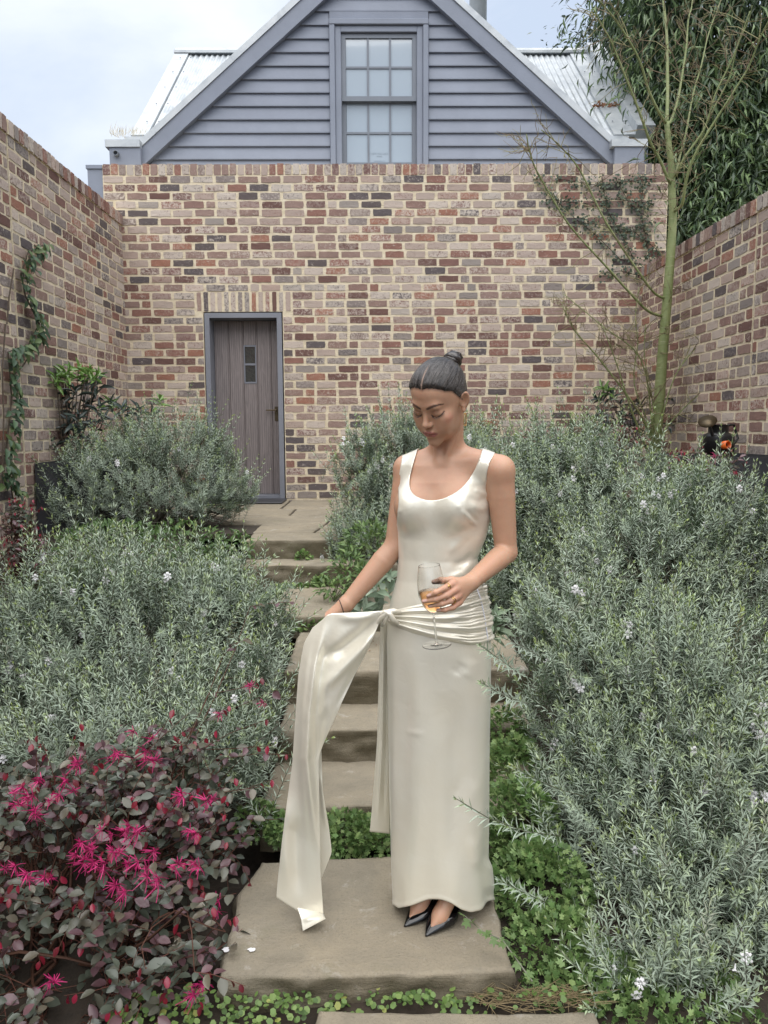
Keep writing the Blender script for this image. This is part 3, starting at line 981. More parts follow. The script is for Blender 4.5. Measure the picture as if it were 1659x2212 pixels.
def strips(P0, P1, r0, r1, col, bend=None, seg=2):
    """thin three-sided stems between arrays of points"""
    n = len(P0)
    d = nrmz(P1 - P0)
    a = nrmz(np.cross(d, np.array([.3, .2, .93]))); b = np.cross(d, a)
    V = []
    for k in range(seg + 1):
        t = k / seg
        c = P0 + (P1 - P0) * t
        if bend is not None: c = c + bend * (4 * t * (1 - t))
        r = (r0 + (r1 - r0) * t)
        for j in range(3):
            an = 2.094 * j
            V.append(c + (a * math.cos(an) + b * math.sin(an)) * np.reshape(r, (-1, 1)))
    V = np.stack(V, 1)                      # n, 3*(seg+1), 3
    f = []
    for k in range(seg):
        for j in range(3):
            f.append([k * 3 + j, k * 3 + (j + 1) % 3, (k + 1) * 3 + (j + 1) % 3, (k + 1) * 3 + j])
    f = np.array(f)
    Q = (f[None] + (np.arange(n) * 3 * (seg + 1))[:, None, None]).reshape(-1, 4)
    return V.reshape(-1, 3), Q, np.repeat(np.broadcast_to(col, (n, 3)), 3 * (seg + 1), 0)

def sample_shell(blobs, n, rng, lo=.55, low_cut=-.45, back=.3):
    """points near the crown's outside: returns point, outward normal, radial fraction"""
    w = np.array([b[3] * b[5] + b[3] * b[4] + b[4] * b[5] for b in blobs]); w /= w.sum()
    out_p, out_u, out_r = [], [], []
    B = np.array(blobs)
    got = 0
    while got < n:
        m = int((n - got) * 2.5) + 50
        bi = rng.choice(len(blobs), m, p=w)
        u = nrmz(rng.normal(size=(m, 3)))
        fr = np.where(rng.random(m) < .68, rng.uniform(.85, 1.03, m), rng.uniform(lo, .85, m))
        c, r = B[bi, :3], B[bi, 3:]
        p = c + u * r * fr[:, None]
        nn = nrmz(u / r)
        keep = (u[:, 2] > low_cut)
        tc = nrmz(CAM - p)
        keep &= ((nn * tc).sum(1) > -.25) | (rng.random(m) < back)
        for b in B:                          # not deep inside another blob
            q = ((p - b[:3]) / b[3:]); keep &= (np.linalg.norm(q, axis=1) > lo * .98)
        p, nn, fr = p[keep], nn[keep], fr[keep]
        out_p.append(p); out_u.append(nn); out_r.append(fr); got += len(p)
    return np.concatenate(out_p)[:n], np.concatenate(out_u)[:n], np.concatenate(out_r)[:n]

def rosemary_material():
    m, N, L, B = new_mat('grey green needle leaves')
    at = nnode(N, 'ShaderNodeAttribute', attribute_name='Col')
    ge = N.new('ShaderNodeNewGeometry')
    under = mixc(N, L, .6, at.outputs['Color'], (.52, .60, .50))
    c = mixc(N, L, ge.outputs['Backfacing'], at.outputs['Color'], under)
    L.new(c, B.inputs['Base Color'])
    B.inputs['Roughness'].default_value = .42
    B.inputs['Specular IOR Level'].default_value = .6
    return m
M['needle'] = rosemary_material()
M['leaf'] = leaf_material('soft green leaf', .5, .25)
M['gloss'] = leaf_material('glossy leaf', .3, .15, .6)
M['stem'] = leaf_material('plant stem', .7, 0, .3)
M['petal'] = leaf_material('petal', .6, .3, .3)
M['felt'] = leaf_material('felted grey leaf', .8, .1, .2)

def white_flower():
    """five lobed lips round a small throat"""
    mb = MB()
    for k, (a, L, w) in enumerate(((90, .011, .009), (35, .010, .006), (145, .010, .006), (-35, .011, .006), (-145, .011, .006), (-90, .0115, .0075))):
        a = rad(a); d = np.array([math.cos(a), 0, math.sin(a)]); s = np.array([-math.sin(a), 0, math.cos(a)])
        p = [d * .0015 + [0, .002, 0], d * L * .55 + s * w * .45 + [0, -.003, 0], d * L + s * w * .3 + [0, -.001, 0], d * L * 1.02 - s * w * .3 + [0, -.001, 0], d * L * .55 - s * w * .45 + [0, -.003, 0]]
        mb.add(p, [(0, 1, 2, 3, 4)])
    mb.tube([(0, .010, 0), (0, .001, 0)], [.001, .002], 5)
    me = mb.mesh('flower'); me.materials.append(M['white']); return me
FLOWER = white_flower()
def strap_flower(seed):
    r = random.Random(seed); mb = MB()
    for k in range(24):
        d = nrmz(np.array([r.gauss(0, 1), r.gauss(0, 1) - .3, r.gauss(0, .8) + .25]))
        s = nrmz(np.cross(d, [r.gauss(0, 1), r.gauss(0, 1), r.gauss(0, 1)])) * .0010
        L = r.uniform(.012, .026); cv = np.array([r.gauss(0, .008), r.gauss(0, .008), -r.uniform(.001, .011)])
        q = [d * .002, d * L * .5 + cv * .3, d * L + cv]
        mb.add([q[0] - s, q[0] + s, q[1] + s * 1.2, q[1] - s * 1.2, q[2] + s * .7, q[2] - s * .7], [(0, 1, 2, 3), (3, 2, 4, 5)])
    me = mb.mesh('flower'); return me
mag = simple_mat('magenta strap petal', (.42, .014, .12), .55, .55, 40)
STRAPS = [strap_flower(k) for k in range(4)]
for me in STRAPS: me.materials.append(mag)

def put_child(parent, name, me, p, d, up, scale, **kw):
    d = Vector(d).normalized(); s = Vector(up).cross(d)
    if s.length < 1e-4: s = Vector((1, 0, 0))
    s.normalize(); n = d.cross(s)
    o = bpy.data.objects.new(name, me)
    COL.objects.link(o); o.parent = parent
    o.matrix_parent_inverse = Matrix.Translation(-Vector(parent.location))
    sc = scale if hasattr(scale, '__len__') else (scale, scale, scale)
    o.matrix_basis = Matrix([[d.x * sc[0], s.x * sc[1], n.x * sc[2], p[0]], [d.y * sc[0], s.y * sc[1], n.y * sc[2], p[1]], [d.z * sc[0], s.z * sc[1], n.z * sc[2], p[2]], [0, 0, 0, 1]])
    return tag(o, **kw) if kw else o

G_DARK = np.array([.105, .165, .090]); G_MID = np.array([.19, .27, .150]); G_TIP = np.array([.50, .62, .17])
def rosemary(label, blobs, n, base, seed, ln=.019, wd=.0036, whorls=16, per=4, flowers=20, extra=(), L0=(.13, .27), root_n=26):
    rng = np.random.default_rng(seed)
    o = empty('coastal_rosemary', (base[0], base[1], base[2]), label=label, cat='shrub', group='grey green flowering shrubs')
    p, u, fr = sample_shell(blobs, n, rng, .42)
    cl = sum(np.sin(p @ k_ + h_) for k_, h_ in zip(rng.normal(size=(5, 3)) * 9.0, rng.uniform(0, 6.28, 5))) / 2.2
    ok_ = (cl > -.18) | (rng.random(n) < .25)
    p, u, fr = p[ok_], u[ok_], fr[ok_]; n = len(p)
    L = rng.uniform(L0[0], L0[1], n)
    lng = (rng.random(n) < .30) & (fr > .78)
    L = np.where(lng, L * rng.uniform(1.4, 2.2, n), L)
    d = nrmz(u * .55 + np.array([0, 0, .75]) + rng.normal(size=(n, 3)) * np.where(lng, .22, .38)[:, None])
    s0 = p - d * (L * np.where(lng, .5, .8))[:, None]
    if len(extra):
        ex = np.array([np.concatenate([a, b]) for a, b in extra])
        s0 = np.concatenate([s0, ex[:, :3]]); e = ex[:, 3:] - ex[:, :3]
        L = np.concatenate([L, np.linalg.norm(e, axis=1)]); d = np.concatenate([d, nrmz(e)]); n = len(L)
    bend = rng.normal(size=(n, 3)) * .012 + np.array([0, 0, -.006])
    K = whorls
    t = (np.arange(K) + .6) / K
    t = t[None] * np.ones((n, 1))
    ctr = s0[:, None] + d[:, None] * (L[:, None] * t)[..., None] + bend[:, None] * (4 * t * (1 - t))[..., None]
    a = nrmz(np.cross(d, rng.normal(size=(n, 3)))); b = np.cross(d, a)
    ph = rng.random((n, 1, 1)) * 6.28 + (np.arange(K) * .785)[None, :, None] + (np.arange(per) * 2 * math.pi / per)[None, None, :] + rng.normal(size=(n, K, per)) * .2
    radial = a[:, None, None] * np.cos(ph)[..., None] + b[:, None, None] * np.sin(ph)[..., None]
    spread = (1.25 - .85 * t ** 3)[..., None, None]
    ld = nrmz(radial * spread + d[:, None, None] * (.55 + .5 * t[..., None, None] ** 3) + rng.normal(size=(n, K, per, 3)) * .12)
    le = (ln * (.75 + .55 * np.sin(math.pi * np.clip(t * .93, 0, 1)) ** .7)[..., None]) * rng.uniform(.75, 1.2, (n, K, per))
    le *= np.where(t > .93, .62, 1.0)[..., None]
    tint = rng.random((n, 1, 1))
    shoot_new = rng.random((n, 1, 1)) < .85
    tip = np.clip((t[..., None] - .76) / .2, 0, 1) * shoot_new * (.65 + .35 * rng.random((n, 1, 1)))
    col = (G_DARK + (G_MID - G_DARK) * tint)[..., None] if False else G_DARK[None, None, None] + (G_MID - G_DARK)[None, None, None] * (tint * .7 + .3 * rng.random((n, K, per)))[..., None]
    col = col * rng.uniform(.78, 1.22, (n, 1, 1, 1)); col = np.where((rng.random((n, 1, 1, 1)) < .02), np.array([.24, .19, .11]), col)
    col = col * (1 - tip[..., None]) + G_TIP * tip[..., None]
    bs = np.broadcast_to(ctr[:, :, None], ld.shape).reshape(-1, 3)
    up = np.broadcast_to(d[:, None, None], ld.shape).reshape(-1, 3)
    V, Q, C = leaves(T_DIAMOND, bs, ld.reshape(-1, 3), up, le.ravel(), np.full(le.size, wd) * rng.uniform(.8, 1.25, le.size), np.broadcast_to(col, ld.shape).reshape(-1, 3))
    link('foliage', np_mesh('foliage', V, Q, col=C, smooth=False), M['needle'], o, kind='stuff')
    pale = np.where(rng.random((n, 1)) < .5, np.array([.24, .25, .20]), np.array([.10, .105, .065]))
    st = [strips(s0, s0 + d * L[:, None], np.full(n, .0017), np.full(n, .0011), pale, bend, 3)]
    # framework: main limbs from the root, then side branches out to the shoots
    B = np.array(blobs)
    m = root_n
    bi = rng.choice(len(blobs), m)
    tgt = B[bi, :3] + nrmz(rng.normal(size=(m, 3))) * B[bi, 3:] * .55
    rt = np.array(base) + rng.normal(size=(m, 3)) * [.08, .08, .0]
    st.append(strips(rt, tgt, np.full(m, .008), np.full(m, .004), np.array([.13, .12, .085]), rng.normal(size=(m, 3)) * .05, 4))
    pick = rng.choice(n, min(n, 500), replace=False)
    near = np.argmin(((s0[pick][:, None] - tgt[None]) ** 2).sum(-1), 1)
    fr2 = rng.uniform(.35, 1, len(pick))[:, None]
    st.append(strips(rt[near] + (tgt[near] - rt[near]) * fr2, s0[pick], np.full(len(pick), .0036), np.full(len(pick), .0017), np.where(rng.random((len(pick), 1)) < .3, np.array([.26, .25, .20]), np.array([.12, .115, .075])), rng.normal(size=(len(pick), 3)) * .03, 3))
    V, Q, C = join(st)
    link('branches', np_mesh('branches', V, Q, col=C), M['stem'], o, kind='stuff')
    tc = (nrmz(CAM - p) * u).sum(1)
    ok = np.where((tc > .1) & (fr > .86))[0]
    for i in rng.choice(ok, min(flowers, len(ok)), replace=False):
        q = p[i] + u[i] * .012
        f = nrmz(nrmz(CAM - q) + rng.normal(size=3) * .5)
        for k in range(int(rng.integers(1, 4))):
            put_child(o, 'flower', FLOWER, q + rng.normal(size=3) * .013, np.cross([0, 0, 1.], f) + rng.normal(size=3) * .3, nrmz(rng.normal(size=3) * .3 + [0, 0, 1]), float(rng.uniform(1.3, 1.9)))
    return o

def gp(px, py, Y):
    c = P(px, py, Y); return (c[0], c[1], float(gz(c[0], c[1])))

DENS = 1.0
def N_(x): return int(x * DENS)
rosemary('rounded grey green shrub between the charcoal planter and the door', [blob(330, 1040, 6.3, 200, 130), blob(200, 1070, 6.2, 115, 105), blob(450, 1060, 6.3, 105, 110), blob(375, 960, 6.3, 120, 75), blob(275, 985, 6.3, 90, 80)],
         N_(1700), gp(330, 1200, 6.3), 3, ln=.029, wd=.0062, whorls=12, flowers=8)
rosemary('big grey green shrub filling the left side below the door shrub', [blob(300, 1440, 3.7, 290, 250), blob(110, 1450, 3.6, 190, 240), blob(470, 1400, 3.8, 130, 190), blob(235, 1250, 3.9, 120, 110), blob(420, 1250, 4.0, 110, 90), blob(575, 1330, 3.7, 55, 95), blob(470, 1640, 3.0, 125, 130), blob(250, 1580, 3.1, 230, 130), blob(570, 1500, 3.25, 55, 130), blob(545, 1690, 2.85, 60, 80)],
         N_(3500), gp(300, 1600, 3.6), 4, ln=.030, wd=.0058, whorls=12, flowers=40, L0=(.16, .32), root_n=44)
rosemary('tall grey green shrub right of the paving, behind the woman', [blob(785, 1080, 5.7, 80, 160), blob(880, 1020, 5.8, 110, 135), blob(762, 1200, 5.5, 62, 100), blob(960, 990, 6.0, 120, 110), blob(850, 1150, 5.6, 110, 130)],
         N_(1700), gp(850, 1250, 5.7), 5, ln=.029, wd=.0062, whorls=12, flowers=16)
rosemary('broad grey green shrub right of her shoulder, below the bare tree', [blob(1180, 1100, 4.9, 135, 170), blob(1090, 1170, 5.0, 100, 190), blob(1330, 1100, 4.6, 150, 150), blob(1245, 1010, 4.9, 105, 105), blob(1170, 1250, 4.6, 130, 80), blob(1060, 1010, 5.4, 90, 90)],
         N_(3000), gp(1200, 1300, 4.8), 6, ln=.031, wd=.0062, whorls=12, flowers=46, L0=(.15, .30))
rosemary('grey green shrub in front of the planter with the watering can', [blob(1520, 1170, 4.1, 160, 165), blob(1400, 1230, 4.0, 170, 170), blob(1650, 1170, 4.0, 60, 130), blob(1600, 1300, 3.8, 90, 90)],
         N_(2300), gp(1480, 1400, 3.9), 7, ln=.030, wd=.0060, whorls=12, flowers=40, L0=(.15, .32))
ex = [(P(1130, 1460, 2.45), P(1034, 1392, 2.12)), (P(1140, 1520, 2.4), P(1036, 1472, 2.14)), (P(1210, 1805, 2.2), P(980, 1722, 2.02)), (P(1260, 1720, 2.3), P(1100, 1650, 2.3)), (P(1170, 1420, 2.6), P(1075, 1372, 2.45)),
      (P(1230, 1330, 3.0), P(1160, 1240, 2.9)), (P(1290, 1400, 2.8), P(1190, 1270, 2.7)), (P(1180, 1950, 2.2), P(1075, 1900, 2.1))]
rosemary('large grey green shrub filling the lower right corner, reaching over her skirt', [blob(1500, 1560, 3.0, 230, 260), blob(1270, 1500, 3.1, 140, 150), blob(1420, 1800, 2.7, 230, 210), blob(1570, 1960, 2.4, 190, 230), blob(1210, 1340, 3.3, 100, 95), blob(1290, 1680, 2.85, 130, 130), blob(1600, 1740, 2.6, 140, 200), blob(1480, 2120, 2.2, 170, 130), blob(1640, 2190, 2.1, 120, 130), blob(1390, 1960, 2.45, 120, 130)],
         N_(3900), gp(1450, 2150, 2.75), 8, ln=.031, wd=.0056, whorls=14, flowers=50, extra=ex, L0=(.16, .36), root_n=50)

# ---- loropetalum: oval dusky leaves, red young leaves, magenta strap flowers
def leaf_mesh(T, col, matl, name='leaf'):
    V, Q = T
    me = np_mesh(name, V, Q, col=np.broadcast_to(np.array(col, float), (len(V), 3)), smooth=True)
    me.materials.append(matl); return me

def loropetalum(label, blobs, n, base, seed, n_flowers, leaf=.036, limit=300, red=.22, extra=()):
    rng = np.random.default_rng(seed)
    o = empty('fringe_flower', tuple(base), label=label, cat='shrub', group='dusky red shrubs with magenta flowers')
    p, u, fr = sample_shell(blobs, n, rng, .45, -.8)
    L = rng.uniform(.10, .22, n)
    d = nrmz(u * .9 + np.array([0, 0, .25]) + rng.normal(size=(n, 3)) * .45)
    s0 = p - d * L[:, None] * .8
    if len(extra):
        ex = np.array([np.concatenate([a, b]) for a, b in extra])
        s0 = np.concatenate([s0, ex[:, :3]]); e = ex[:, 3:] - ex[:, :3]
        L = np.concatenate([L, np.linalg.norm(e, axis=1)]); d = np.concatenate([d, nrmz(e)]); fr = np.concatenate([fr, np.ones(len(ex)) * 1.2]); n = len(L)
    K = 7
    t = np.broadcast_to((np.arange(K) + .5)[None] / K, (n, K))
    bend = rng.normal(size=(n, 3)) * .012
    ctr = s0[:, None] + d[:, None] * (L[:, None] * t)[..., None] + bend[:, None] * (4 * t * (1 - t))[..., None]
    side = nrmz(np.cross(d, np.array([0, 0, 1.]) + rng.normal(size=(n, 3)) * .25))
    sg = np.where(np.arange(K) % 2 == 0, 1, -1)[None, :, None]
    ld = nrmz(side[:, None] * sg + d[:, None] * .7 + rng.normal(size=(n, K, 3)) * .3 + np.array([0, 0, -.15]))
    upn = nrmz(np.array([0, -.35, 1.]) + rng.normal(size=(n, K, 3)) * .35)
    young = (t > .72) & (rng.random((n, 1)) < red * 2.2) & (fr[:, None] > .8)
    ln = leaf * rng.uniform(.7, 1.15, (n, K)) * np.where(young, .65, 1)
    ld = np.where(young[..., None], nrmz(ld * .6 + np.array([0, -.1, -.9])), ld)
    cols = np.array([[.085, .10, .075], [.12, .12, .09], [.16, .085, .095], [.12, .065, .075], [.17, .15, .11]])
    ci = rng.choice(5, (n, K), p=[.36, .26, .16, .12, .10])
    col = cols[ci]
    redc = np.array([[.22, .015, .03], [.30, .02, .05], [.15, .015, .025]])
    col = np.where(young[..., None], redc[rng.integers(0, 3, (n, K))], col)
    ctr, ld, upn, ln, col, young, ci = ctr.reshape(-1, 3), ld.reshape(-1, 3), upn.reshape(-1, 3), ln.ravel(), col.reshape(-1, 3), young.ravel(), ci.ravel()
    dc = (ctr - CAM) @ _F
    px = proj(ctr)
    inn = (px[:, 0] > 0) & (px[:, 0] < 1659) & (px[:, 1] > 0) & (px[:, 1] < 2212)
    out = np.repeat(fr, K)
    sc = np.where(inn, ln / dc, 0) * np.where(out > .85, 1, .5)
    order = np.argsort(-sc)
    one = np.zeros(len(ln), bool); one[order[:limit]] = True
    V, Q, C = leaves(T_OVAL, ctr[~one], ld[~one], upn[~one], ln[~one], ln[~one] * .62, col[~one])
    link('foliage', np_mesh('foliage', V, Q, col=C), M['gloss'], o, kind='stuff')
    meshes = {}
    for i in np.where(one)[0]:
        key = tuple(np.round(col[i], 4))
        if key not in meshes: meshes[key] = leaf_mesh(T_OVAL, key, M['gloss'])
        put_child(o, 'leaf', meshes[key], ctr[i], ld[i], upn[i], (ln[i], ln[i] * .62, ln[i]))
    rt = np.array(base)
    m = 34
    pick = rng.choice(n, min(n, 420), replace=False)
    tg = s0[rng.choice(n, m)]
    st = [strips(np.broadcast_to(rt, (m, 3)) + rng.normal(size=(m, 3)) * [.1, .1, 0], tg, np.full(m, .009), np.full(m, .004), np.array([.075, .035, .022]), rng.normal(size=(m, 3)) * .05, 4),
          strips(s0, s0 + d * L[:, None], np.full(n, .0016), np.full(n, .0009), np.array([.13, .05, .035]), bend, 2)]
    near = np.argmin(((s0[pick][:, None] - tg[None]) ** 2).sum(-1), 1)
    st.append(strips(tg[near] + (rt - tg[near]) * rng.uniform(0, .4, (len(pick), 1)), s0[pick], np.full(len(pick), .003), np.full(len(pick), .0016), np.array([.10, .045, .03]), rng.normal(size=(len(pick), 3)) * .02, 3))
    V, Q, C = join(st)
    link('branches', np_mesh('branches', V, Q, col=C), M['stem'], o, kind='stuff')
    return o, rng

lo, rng = loropetalum('dusky red leaved shrub with magenta strap flowers filling the lower left corner', [blob(190, 1860, 2.40, 270, 200), blob(120, 2110, 2.15, 300, 170), blob(420, 1830, 2.5, 120, 120), blob(330, 1700, 2.62, 170, 90), blob(330, 2080, 2.15, 170, 140), blob(60, 1750, 2.5, 130, 120), blob(90, 2200, 2.05, 200, 90)],
    480, gp(150, 2250, 2.3), 41, 30, leaf=.043, extra=[(P(430, 1560, 2.9), P(600, 1490, 2.75)), (P(450, 1500, 2.9), P(570, 1460, 2.8)), (P(480, 1640, 2.75), P(630, 1630, 2.55)), (P(430, 1620, 2.8), P(590, 1610, 2.6)), (P(540, 1310, 3.4), P(635, 1300, 3.3)), (P(300, 1640, 2.6), P(420, 1530, 2.7)), (P(480, 1420, 3.0), P(540, 1380, 3.0)), (P(400, 1960, 2.1), P(510, 1930, 2.0)), (P(420, 2100, 1.95), P(530, 2130, 1.9)), (P(300, 1680, 2.6), P(330, 1560, 2.65)), (P(360, 1700, 2.6), P(470, 1590, 2.7)), (P(500, 1660, 2.75), P(610, 1560, 2.7)), (P(200, 1690, 2.6), P(170, 1600, 2.65)), (P(80, 1680, 2.5), P(60, 1590, 2.5)), (P(420, 1690, 2.6), P(560, 1700, 2.5)), (P(360, 1600, 2.85), P(500, 1520, 2.8))] + [(P(a_, b_, 2.7), P(a_ + c_, b_ - d_, 2.62)) for a_, b_, c_, d_ in ((120, 1700, 60, 150), (250, 1690, 110, 130), (330, 1680, 150, 110), (430, 1740, 170, 60), (470, 1790, 140, 20), (60, 1720, 20, 140), (400, 1640, 190, 90), (150, 1680, 130, 120), (450, 1850, 90, 30), (300, 1640, 80, 120))])
spots = [(40, 1700), (90, 1690), (120, 1720), (30, 1740), (75, 1760), (150, 1700), (20, 1880), (70, 1900), (110, 1905), (170, 1850), (210, 1830), (230, 1800), (250, 1840), (190, 1870), (215, 1870), (270, 1790), (300, 1800), (255, 1900), (310, 1880), (330, 1850), (290, 1855), (280, 1920), (350, 1905), (390, 1870), (420, 1860), (420, 1800), (300, 1580), (320, 1610), (245, 1630), (160, 1650), (455, 1740), (390, 1720), (480, 1540), (540, 1480), (330, 1650), (485, 1960), (410, 2140), (445, 2120), (120, 2130), (560, 1510), (60, 1720), (180, 1830)]
r = random.Random(8)
for (x, y) in spots:
    Yd = 2.02 + (2130 - y) / 2130 * .9 if x < 470 else 2.3 + (1960 - y) / 1960 * 1.6
    for k in range(2 if y > 1600 else 1):
        p = P(x + r.uniform(-14, 14), y + r.uniform(-14, 14), Yd - .03 - .03 * k)
        put_child(lo, 'flower', r.choice(STRAPS), p, (r.gauss(0, 1), -1, r.gauss(0, .5)), (0, .2, 1), r.uniform(1.0, 1.4))
lo2, rng = loropetalum('small spray of dusky red leaves beside the charcoal planter', [blob(40, 1130, 4.6, 50, 55), blob(60, 1190, 4.5, 55, 40)], 60, gp(30, 1350, 4.6), 42, 0, limit=120, red=.45)
lo3, rng = loropetalum('dusky red shrub with few magenta flowers half hidden behind the broad shrub', [blob(1190, 970, 5.6, 80, 50), blob(1520, 1010, 4.9, 90, 45), blob(1330, 960, 5.5, 80, 40)], 150, gp(1260, 1200, 5.6), 43, 0, limit=150, red=.4)
for (x, y) in ((1130, 945), (1150, 955), (1195, 940), (1125, 965), (1270, 925), (1205, 962), (1520, 1000), (1545, 985), (1530, 1012), (1330, 985)):
    p = P(x, y, 5.35 if x < 1400 else 4.75)
    put_child(lo3, 'flower', r.choice(STRAPS), p, (r.gauss(0, 1), -1, r.gauss(0, .5)), (0, .2, 1), 1.5)

# ---- leafy low plants
def leafy(name, label, cat, blobs, n, seed, T, ln, asp, cols, matl, kind=None, up=(.0, -.2, 1), lo=.35, droop=0.0, stems=0, group=None, low=-.4, back=.35, jit=.5, wide=1.0):
    rng = np.random.default_rng(seed)
    p, u, fr = sample_shell(blobs, n, rng, lo, low, back)
    d = nrmz(u + rng.normal(size=(n, 3)) * jit + np.array([0, 0, .2 - droop]))
    upn = nrmz(np.array(up) + u * .6 + rng.normal(size=(n, 3)) * .4)
    l = ln * rng.uniform(.65, 1.2, n)
    cols = np.array(cols); c = cols[rng.integers(0, len(cols), n)] * rng.uniform(.85, 1.15, (n, 1))
    V, Q, C = leaves(T, p, d, upn, l, l * asp, c)
    base = np.array([np.mean([b[0] for b in blobs]), np.mean([b[1] for b in blobs]), min(b[2] - b[5] for b in blobs)])
    if kind == 'stuff':
        o = tag(link(name, np_mesh(name, V, Q, col=C), matl), label, cat, group, 'stuff')
        return o
    o = empty(name, tuple(base), label=label, cat=cat, group=group)
    link('foliage', np_mesh('foliage', V, Q, col=C), matl, o, kind='stuff')
    if stems:
        i = rng.choice(n, stems)
        B = np.array(blobs); bi = rng.choice(len(blobs), stems)
        root = B[bi, :3] - [0, 0, 1] * B[bi, 5:6] * .9
        V, Q, C = strips(root, p[i], np.full(stems, .003), np.full(stems, .0012), np.array([.10, .13, .05]), rng.normal(size=(stems, 3)) * .02, 3)
        link('stems', np_mesh('stems', V, Q, col=C), M['stem'], o, kind='stuff')
    return o
GREENS = [(.14, .25, .075), (.19, .30, .10), (.24, .36, .13), (.11, .19, .06), (.29, .40, .15)]
leafy('ground_cover', 'leafy bright green ground cover with lobed leaves along the right of the slab', 'ground cover', [blob(1110, 1680, 3.0, 60, 90), blob(1120, 1800, 2.75, 80, 110), blob(1165, 1940, 2.5, 100, 110), blob(1200, 2080, 2.28, 100, 95), blob(1270, 2160, 2.15, 130, 75), blob(1090, 1590, 3.3, 45, 60), blob(1480, 2200, 2.05, 190, 60)],
      8500, 51, T_LOBED, .028, .85, GREENS, M['leaf'], 'stuff', lo=.5, low=-.7)
leafy('ground_cover', 'small green leaves growing in the gap behind the broad slab', 'ground cover', [blob(620, 1800, 2.80, 40, 35), blob(740, 1805, 2.78, 60, 45), blob(810, 1810, 2.76, 60, 40), blob(690, 1820, 2.76, 50, 28), blob(560, 1780, 2.85, 50, 40)],
      1500, 52, T_LOBED, .025, .85, GREENS, M['leaf'], 'stuff', lo=.3, low=-.5)
leafy('ground_cover', 'tufts of small leaves under the rough step and in the step joints', 'ground cover', [blob(640, 1272, 5.15, 45, 9, .05), blob(690, 1258, 5.17, 14, 14, .04), blob(825 - 20, 1160 - 12, 5.42, 1, 1, .01), blob(656, 1203, 5.4, 18, 10, .03), blob(620, 1350, 4.36, 60, 9, .04), blob(690, 1348, 4.36, 50, 8, .04)],
      700, 53, T_ROUND, .028, .9, GREENS, M['leaf'], 'stuff', lo=.2, low=-.9)
leafy('leafy_plant', 'pale green leafy plant between the tall shrub and the woolly leaves', 'plant', [blob(750, 1240, 4.85, 40, 50), blob(800, 1180, 5.0, 60, 50), blob(720, 1275, 4.7, 30, 26), blob(790, 1260, 4.7, 40, 40)],
      700, 54, T_LANCE2, .05, .42, [(.12, .20, .07), (.16, .25, .09), (.20, .29, .10), (.10, .17, .06)], M['leaf'], lo=.4, stems=40)
leafy('leafy_plant', 'low green plants behind the big left shrub, under the planter', 'plant', [blob(250, 1190, 4.9, 130, 60), blob(390, 1180, 5.0, 90, 50), blob(510, 1190, 5.25, 35, 40)],
      900, 55, T_LANCE2, .05, .45, [(.10, .18, .06), (.13, .22, .07)], M['leaf'], lo=.4, stems=30)
# dichondra carpet between the two lowest slabs and round their sides
rng = np.random.default_rng(61)
n = 3400
x = rng.uniform(-.75, .62, n); y = rng.uniform(1.55, 2.06, n)
keep = ~((x > -.20) & (x < .62) & (y < 1.985)) & (rng.random(n) < np.where(x > .28, .35, 1.0))
x, y = x[keep], y[keep]; n = len(x)
zc = -.075 + .018 * np.sin(x * 17) * np.sin(y * 23) + rng.uniform(0, .035, n)
upn = nrmz(np.array([0, -.25, 1.]) + rng.normal(size=(n, 3)) * .33)
d = nrmz(np.cross(upn, rng.normal(size=(n, 3))))
l = rng.uniform(.010, .020, n)
cols = np.array([(.12, .20, .05), (.16, .26, .07), (.21, .31, .09), (.09, .16, .045), (.30, .33, .08)])
V, Q, C = leaves(T_ROUND, np.stack([x, y, zc], 1), d, upn, l, l * 1.1, cols[rng.choice(5, n, p=[.3, .32, .2, .14, .04])])
tag(link('clover_carpet', np_mesh('clover_carpet', V, Q, col=C), M['leaf']), 'round leaved green carpet between the two lowest slabs', 'ground cover', kind='stuff')
n = 260
x = rng.uniform(.28, .62, n); y = rng.uniform(1.99, 2.06, n); a = rng.uniform(0, 6.28, n); l = rng.uniform(.04, .09, n)
p0 = np.stack([x, y, np.full(n, -.07) + rng.uniform(0, .02, n)], 1); p1 = p0 + np.stack([np.cos(a) * l, np.sin(a) * l * .5, rng.uniform(0, .015, n)], 1)
V, Q, C = strips(p0, p1, np.full(n, .0011), np.full(n, .0006), np.array([.26, .20, .11]), None, 1)
tag(link('dry_straw', np_mesh('dry_straw', V, Q, col=C), M['stem']), 'dry brown grass at the right of the round leaved carpet', 'dry grass', kind='stuff')
# trailing sprig over the slab at her feet
tr = empty('trailing_sprig', tuple(P(1100, 2030, 2.2)), label='thin trailing sprig of lobed leaves crossing the slab beside the shoes', cat='sprig')
pt = [P(1150, 2120, 2.0), P(1085, 2030, 2.10), P(1040, 2010, 2.13), P(1000, 1975, 2.17)]
mb = MB(); mb.tube(pt, [.0025, .002, .0016, .001], 5); mb.build('stem', M['greystem'], tr)
lm = leaf_mesh(T_LOBED, (.15, .24, .08), M['leaf'])
for k in range(14):
    t = k / 13 * 2.99; i = int(t); q = pt[i] + (pt[i + 1] - pt[i]) * (t - i)
    put_child(tr, 'leaf', lm, q, (r.gauss(-.2, .6), -.5, r.gauss(.2, .5)), (0, -.3, 1), r.uniform(.018, .032))

